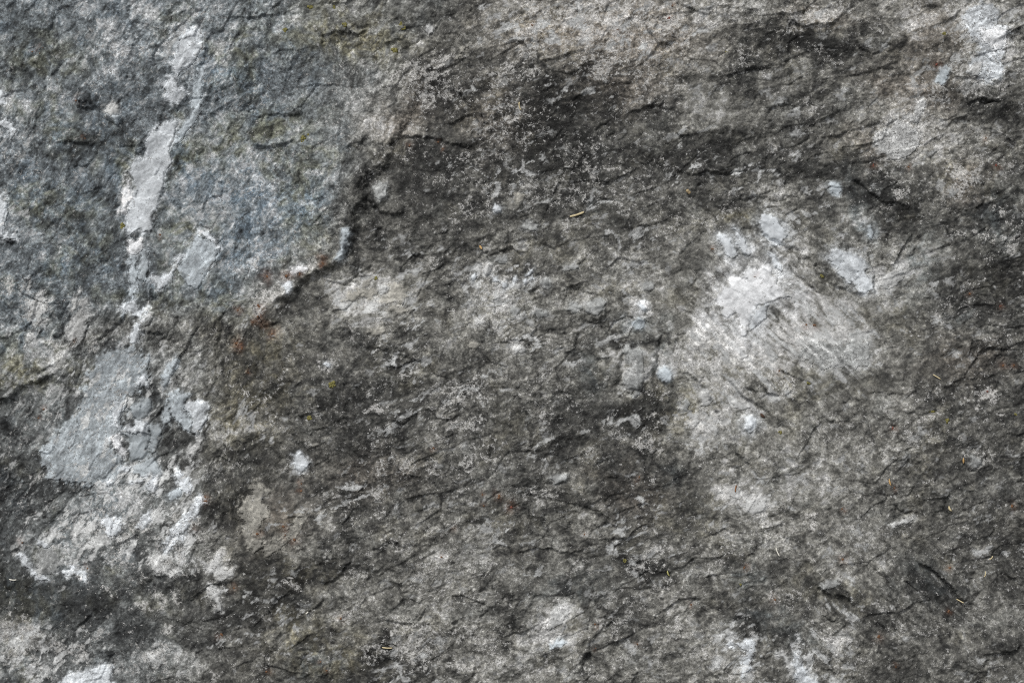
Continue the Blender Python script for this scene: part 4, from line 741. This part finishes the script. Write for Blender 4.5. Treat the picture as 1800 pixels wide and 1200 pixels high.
def grid_mesh(name, quads, extra=None, skirt=0.0):
    uv, inv = np.unique(quads, return_inverse=True)
    q = inv.reshape(-1, 4).astype(np.int32)
    v = P[uv]; c1 = A1[uv]; c2 = A2[uv]
    if skirt > 0:                                           # a body of some depth: walls set into the host rock
        e = np.concatenate([q[:, [0, 1]], q[:, [1, 2]], q[:, [2, 3]], q[:, [3, 0]]])
        key = np.sort(e, 1).astype(np.int64); key = key[:, 0] * (len(uv) + 1) + key[:, 1]
        _, first, cnt = np.unique(key, return_index=True, return_counts=True)
        be = e[first[cnt == 1]]
        bv, binv = np.unique(be, return_inverse=True); binv = binv.reshape(-1, 2)
        low = v[bv].copy(); low[:, 2] -= skirt
        n0 = len(v)
        v = np.concatenate([v, low]); c1 = np.concatenate([c1, c1[bv]]); c2 = np.concatenate([c2, c2[bv]])
        q = np.concatenate([q, np.stack([be[:, 1], be[:, 0], n0 + binv[:, 0], n0 + binv[:, 1]], -1).astype(np.int32)])
    faces_extra = []
    if extra is not None: v, c1, c2, q, faces_extra = extra(uv, v, c1, c2, q)
    me = bpy.data.meshes.new(name)
    nl = q.size + sum(len(f) for f in faces_extra)
    me.vertices.add(len(v)); me.vertices.foreach_set("co", np.ascontiguousarray(v, np.float32).ravel())
    me.loops.add(nl)
    li = np.concatenate([q.ravel()] + [np.array(f, np.int32) for f in faces_extra]).astype(np.int32)
    me.loops.foreach_set("vertex_index", li)
    starts = np.arange(0, q.size, 4, dtype=np.int32); tot = [4] * len(starts); s0 = q.size; st = list(starts)
    for f in faces_extra: st.append(s0); tot.append(len(f)); s0 += len(f)
    me.polygons.add(len(st)); me.polygons.foreach_set("loop_start", np.array(st, np.int32))
    me.update(calc_edges=True)
    me.validate()
    me.polygons.foreach_set("use_smooth", np.ones(len(me.polygons), bool))
    for nm, c in (("mineral", c1), ("growth", c2)):
        at = me.attributes.new(nm, 'FLOAT_COLOR', 'POINT'); at.data.foreach_set("color", np.ascontiguousarray(c, np.float32).ravel())
    me.materials.append(STONE)
    return me

ring = np.concatenate([idx[0, :-1], idx[:-1, -1], idx[-1, :0:-1], idx[:0:-1, 0]])
def close_block(uv, v, c1, c2, q):                           # side walls and back of the boulder
    pos = np.searchsorted(uv, ring); ok = (pos < len(uv)); pos = np.minimum(pos, len(uv) - 1)
    r = P[ring]; n0 = len(v); k = len(ring)
    l1 = r.copy(); l1[:, 2] -= 0.22; l1[:, :2] *= 1.02
    l2 = r.copy(); l2[:, 2] = -0.62; l2[:, :2] *= 0.82
    v = np.concatenate([v, r, l1, l2]); c1 = np.concatenate([c1] + [A1[ring]] * 3); c2 = np.concatenate([c2] + [A2[ring]] * 3)
    a = np.arange(k); b = (a + 1) % k; qs = []
    for s in (0, 1):
        o = n0 + s * k
        qs.append(np.stack([o + a, o + b, o + k + b, o + k + a], -1))
    q = np.concatenate([q] + qs).astype(np.int32)
    return v, c1, c2, q, [list(range(n0 + 3 * k - 1, n0 + 2 * k - 1, -1))]

root = bpy.data.objects.new("rock_face", grid_mesh("rock_face", Q[QID == 0], close_block))
COL.objects.link(root)
root.location = CENTRE
root.rotation_euler = (TILT, 0, 0)
root["label"] = "weathered grey rock face with white quartz veins, dark stains and broken ledges"
root["category"] = "rock"
for k in range(1, len(names)):
    qk = Q[QID == k]
    if len(qk) < 4: continue
    o = bpy.data.objects.new(names[k], grid_mesh(names[k], qk, None, 0.006))
    COL.objects.link(o); o.parent = root
    if names[k] == 'foliated_slab': o["label"] = "blue-grey foliated slab standing proud along a broken edge"
    if names[k] == 'pale_slab': o["label"] = "smooth pale green-grey slab with white crusts"

# ------------------------------------------------------------------ small things on the stone
def surf(x, y):
    i = int(np.clip(np.searchsorted(GX, x), 1, NX - 2)); j = int(np.clip(np.searchsorted(GY, y), 1, NY - 2))
    return float(h[j - 1:j + 2, i - 1:i + 2].mean()), float(h[j - 1:j + 2, i - 1:i + 2].max())

def simple_mat(name, c1, c2, scale=900.0, rough=0.8):
    m = bpy.data.materials.new(name); m.use_nodes = True
    n, l = m.node_tree.nodes, m.node_tree.links
    b = n["Principled BSDF"]; b.inputs["Roughness"].default_value = rough
    tc = n.new("ShaderNodeTexCoord"); t = n.new("ShaderNodeTexNoise"); t.inputs["Scale"].default_value = scale; t.inputs["Detail"].default_value = 3
    mx = n.new("ShaderNodeMix"); mx.data_type = 'RGBA'
    mx.inputs[6].default_value = (*lin(c1), 1); mx.inputs[7].default_value = (*lin(c2), 1)
    l.new(tc.outputs["Object"], t.inputs["Vector"]); l.new(t.outputs["Fac"], mx.inputs[0]); l.new(mx.outputs[2], b.inputs["Base Color"])
    return m
M_RUST = simple_mat("iron_rust", (84, 60, 42), (128, 92, 64))
M_RED = simple_mat("red_iron", (84, 46, 40), (134, 78, 62))
M_LICH = simple_mat("yellow_lichen", (88, 86, 44), (126, 120, 66))
M_STRAW = simple_mat("dry_straw", (176, 160, 120), (214, 202, 168))
M_PALE = simple_mat("bleached_grass", (190, 186, 172), (226, 224, 214))
M_HUSK = simple_mat("seed_husk", (160, 124, 74), (196, 166, 116))
M_BROWN = simple_mat("brown_needle", (104, 66, 38), (146, 102, 62))
M_GREEN = simple_mat("green_husk", (150, 146, 84), (190, 186, 124))
M_CHIP = simple_mat("bark_chip", (140, 122, 92), (176, 158, 124))
M_DARK = simple_mat("dark_chaff", (44, 30, 22), (84, 58, 40))

def lump_mesh(name, r, n, flat, seed, mat, spread=0.6):
    """a cluster of small faceted crumbs grown into each other, r in u"""
    rnd = random.Random(seed); V = []; F = []
    base_v = [(math.cos(a) * math.cos(b), math.sin(a) * math.cos(b), math.sin(b)) for b in (-0.6, 0.35) for a in [k * math.pi / 3 + (0.5 if b > 0 else 0) for k in range(6)]] + [(0, 0, 1)]
    for k in range(n):
        a = rnd.uniform(0, 6.28); d = r * spread * math.sqrt(rnd.random()) * (0 if n == 1 else 1); q = r * rnd.uniform(0.38, 0.62) if n > 1 else r
        sx, sy = rnd.uniform(.8, 1.25), rnd.uniform(.8, 1.25)
        o = len(V)
        for (x, y, z) in base_v:
            j = rnd.uniform(.8, 1.2)
            V.append(((d * math.cos(a) + x * q * sx * j) * S, (d * math.sin(a) + y * q * sy * j) * S, (z * q * flat * j) * S))
        for i in range(6):
            i2 = (i + 1) % 6
            F += [(o + i, o + i2, o + 6 + i), (o + i2, o + 6 + i2, o + 6 + i), (o + 6 + i, o + 6 + i2, o + 12)]
    me = bpy.data.meshes.new(name); me.from_pydata(V, [], F); me.update(); me.materials.append(mat)
    for p in me.polygons: p.use_smooth = True
    return me

RED = {(1647,114),(1537,290),(1753,290),(1736,688),(1761,538),(1569,752),(1175,35),(897,890)}
for i, (x, y, r) in enumerate(RUST):
    o = bpy.data.objects.new("rust_grain", lump_mesh("rust_grain", r * 0.6, 4, 0.7, i, M_RED if (x, y) in RED else M_RUST))
    COL.objects.link(o); o.parent = root
    o.location = ((x - 900) * S, (600 - y) * S, surf(x, y)[0] * S)
for i, (x, y, r) in enumerate([(545,10,6),(587,11,4),(605,43,5),(704,42,4),(708,49,5),(694,87,6),(531,244,6),(213,397,6),(585,675,7),(545,734,5),(660,488,4),(1658,61,4),(1448,484,5),(1637,722,6),(1663,738,5),(1422,672,5),(1098,985,4),(1302,1025,4),(540,236,3),(1371,760,4),(1786,728,3),(500,52,5),(1277,93,3)]):
    o = bpy.data.objects.new("lichen_tuft", lump_mesh("lichen_tuft", r * 0.85, 11, 0.45, 100 + i, M_LICH, 0.85))
    COL.objects.link(o); o.parent = root
    o.location = ((x - 900) * S, (600 - y) * S, surf(x, y)[0] * S)

def stalk_mesh(name, pts, rad, mat):
    """a round stalk through local points (u), tapering, with cut ends"""
    V = []; F = []; k = 6
    for i, p in enumerate(pts):
        a = pts[max(0, i - 1)]; b = pts[min(len(pts) - 1, i + 1)]
        t = Vector((b[0] - a[0], b[1] - a[1], b[2] - a[2])).normalized()
        s = t.cross(Vector((0, 0, 1))).normalized(); w = s.cross(t)
        r = rad[i]
        for j in range(k):
            c, q = math.cos(j * 2 * math.pi / k), math.sin(j * 2 * math.pi / k)
            V.append(tuple((Vector(p) + s * r * c + w * r * q * 0.8) * S))
    for i in range(len(pts) - 1):
        for j in range(k):
            F.append((i * k + j, i * k + (j + 1) % k, (i + 1) * k + (j + 1) % k, (i + 1) * k + j))
    F.append(tuple(range(k - 1, -1, -1))); F.append(tuple(range((len(pts) - 1) * k, len(pts) * k)))
    me = bpy.data.meshes.new(name); me.from_pydata(V, [], F); me.update(); me.materials.append(mat)
    for p in me.polygons: p.use_smooth = len(p.vertices) == 4
    return me

ROT = Matrix.Rotation(TILT, 4, 'X')
def lay(name, label, cat, mat, p0, p1, width, bend=0.0, shape='stalk', group=None):
    """lay a stalk or husk on the stone from p0 to p1 (image units), resting on the high points under it"""
    mx, my = (p0[0] + p1[0]) / 2, (p0[1] + p1[1]) / 2
    n = 7; pts = []; rad = []
    dx, dy = p1[0] - p0[0], p1[1] - p0[1]; L = math.hypot(dx, dy)
    h0, h1, hm = surf(*p0)[1], surf(*p1)[1], surf(mx, my)[1]
    lift = max(0, hm - (h0 + h1) / 2)
    zb = (h0 + h1) / 2 + lift
    for i in range(n):
        t = i / (n - 1); b = bend * L * 4 * t * (1 - t)
        x = p0[0] + dx * t - dy / L * b; y = p0[1] + dy * t + dx / L * b
        z = h0 + (h1 - h0) * t + lift + width * 0.35
        if shape == 'stalk': r = width / 2 * (0.75 + 0.35 * math.sin(math.pi * t) + 0.15 * math.sin(9 * t))
        else: r = width / 2 * max(0.18, math.sin(math.pi * (0.08 + 0.86 * t)) ** 0.8)
        pts.append((x - mx, -(y - my), z - zb)); rad.append(r)
    o = bpy.data.objects.new(name, stalk_mesh(name, pts, rad, mat))
    COL.objects.link(o)
    loc = ROT @ Vector(((mx - 900) * S, (600 - my) * S, zb * S))
    o.location = Vector(CENTRE) + loc; o.rotation_euler = (TILT, 0, 0)
    o["label"] = label; o["category"] = cat
    if group: o["group"] = group
    return o
G1, G2 = "dry grass bits lying on the rock", "seed husks lying on the rock"
lay("straw_piece", "thick beige straw fragment on dark rock, largest of the loose straws", "straw", M_STRAW, (1002,380), (1027,372), 3.6, 0.03, group=G1)
lay("straw_piece", "small curved pale straw upright in the dark hollow near the top", "straw", M_STRAW, (913,180), (916,194), 2.4, 0.12, group=G1)
lay("straw_piece", "thin yellowish straw slanting down right, on dark rock below right quartz", "straw", M_STRAW, (1640,658), (1653,666), 1.9, 0.0, group=G1)
lay("straw_piece", "short level straw above the dark pocket at the bottom edge", "straw", M_STRAW, (672,1136), (690,1137), 2.4, 0.04, group=G1)
lay("straw_piece", "thin pale straw leaning beside a small dark hollow, lower right", "straw", M_PALE, (1363,961), (1369,976), 2.2, 0.05, group=G1)
lay("straw_piece", "short bleached white straw near the bottom left edge below white streak", "straw", M_PALE, (19,1016), (32,1017), 2.2, 0.08, group=G1)
lay("straw_piece", "tiny bleached straw end in dark rock near bottom, left of centre", "straw", M_PALE, (539,1077), (543,1073), 2.6, 0.0, group=G1)
lay("straw_piece", "short hooked tan straw at far right above the bottom ledge", "straw", M_STRAW, (1738,982), (1744,976), 2.0, 0.2, group=G1)
lay("straw_piece", "fine upright tan straw below the hooked one, far right", "straw", M_STRAW, (1729,1013), (1731,1003), 1.8, 0.1, group=G1)
lay("straw_piece", "pale straw wedged along the dark diagonal ledge, bottom right", "straw", M_STRAW, (1681,1052), (1692,1058), 2.0, 0.0, group=G1)
lay("pine_needle", "short brown needle upright on white quartz spot, lower right", "needle", M_BROWN, (1294,852), (1292,864), 2.2, 0.02)
lay("seed_husk", "orange tan seed husk upright beside pale round knob at right", "seed", M_HUSK, (1692,804), (1692,814), 3.6, 0.0, 'husk', G2)
lay("seed_husk", "beige seed husk upright above the curved crack, lower right", "seed", M_HUSK, (1563,841), (1566,853), 3.4, 0.08, 'husk', G2)
lay("seed_husk", "pale curled husk below the curved crack, lower right", "seed", M_STRAW, (1666,888), (1671,897), 4.0, 0.16, 'husk', G2)
lay("seed_husk", "yellow-green seed husk on dark rock low in the middle right", "seed", M_GREEN, (1173,1002), (1177,1012), 3.2, 0.1, 'husk', G2)
lay("seed_husk", "small cream seed on dark rock in upper middle, above white grains", "seed", M_HUSK, (843,431), (847,438), 4.4, 0.0, 'husk', G2)
lay("bark_chip", "small square tan chip on dark rock above the olive patch", "chip", M_CHIP, (1207,334), (1213,340), 6.0, 0.0)
lay("dark_chaff", "dark brown crumb of chaff beside the oval white quartz grain", "chaff", M_DARK, (1337,726), (1344,733), 5.0, 0.1, 'husk')
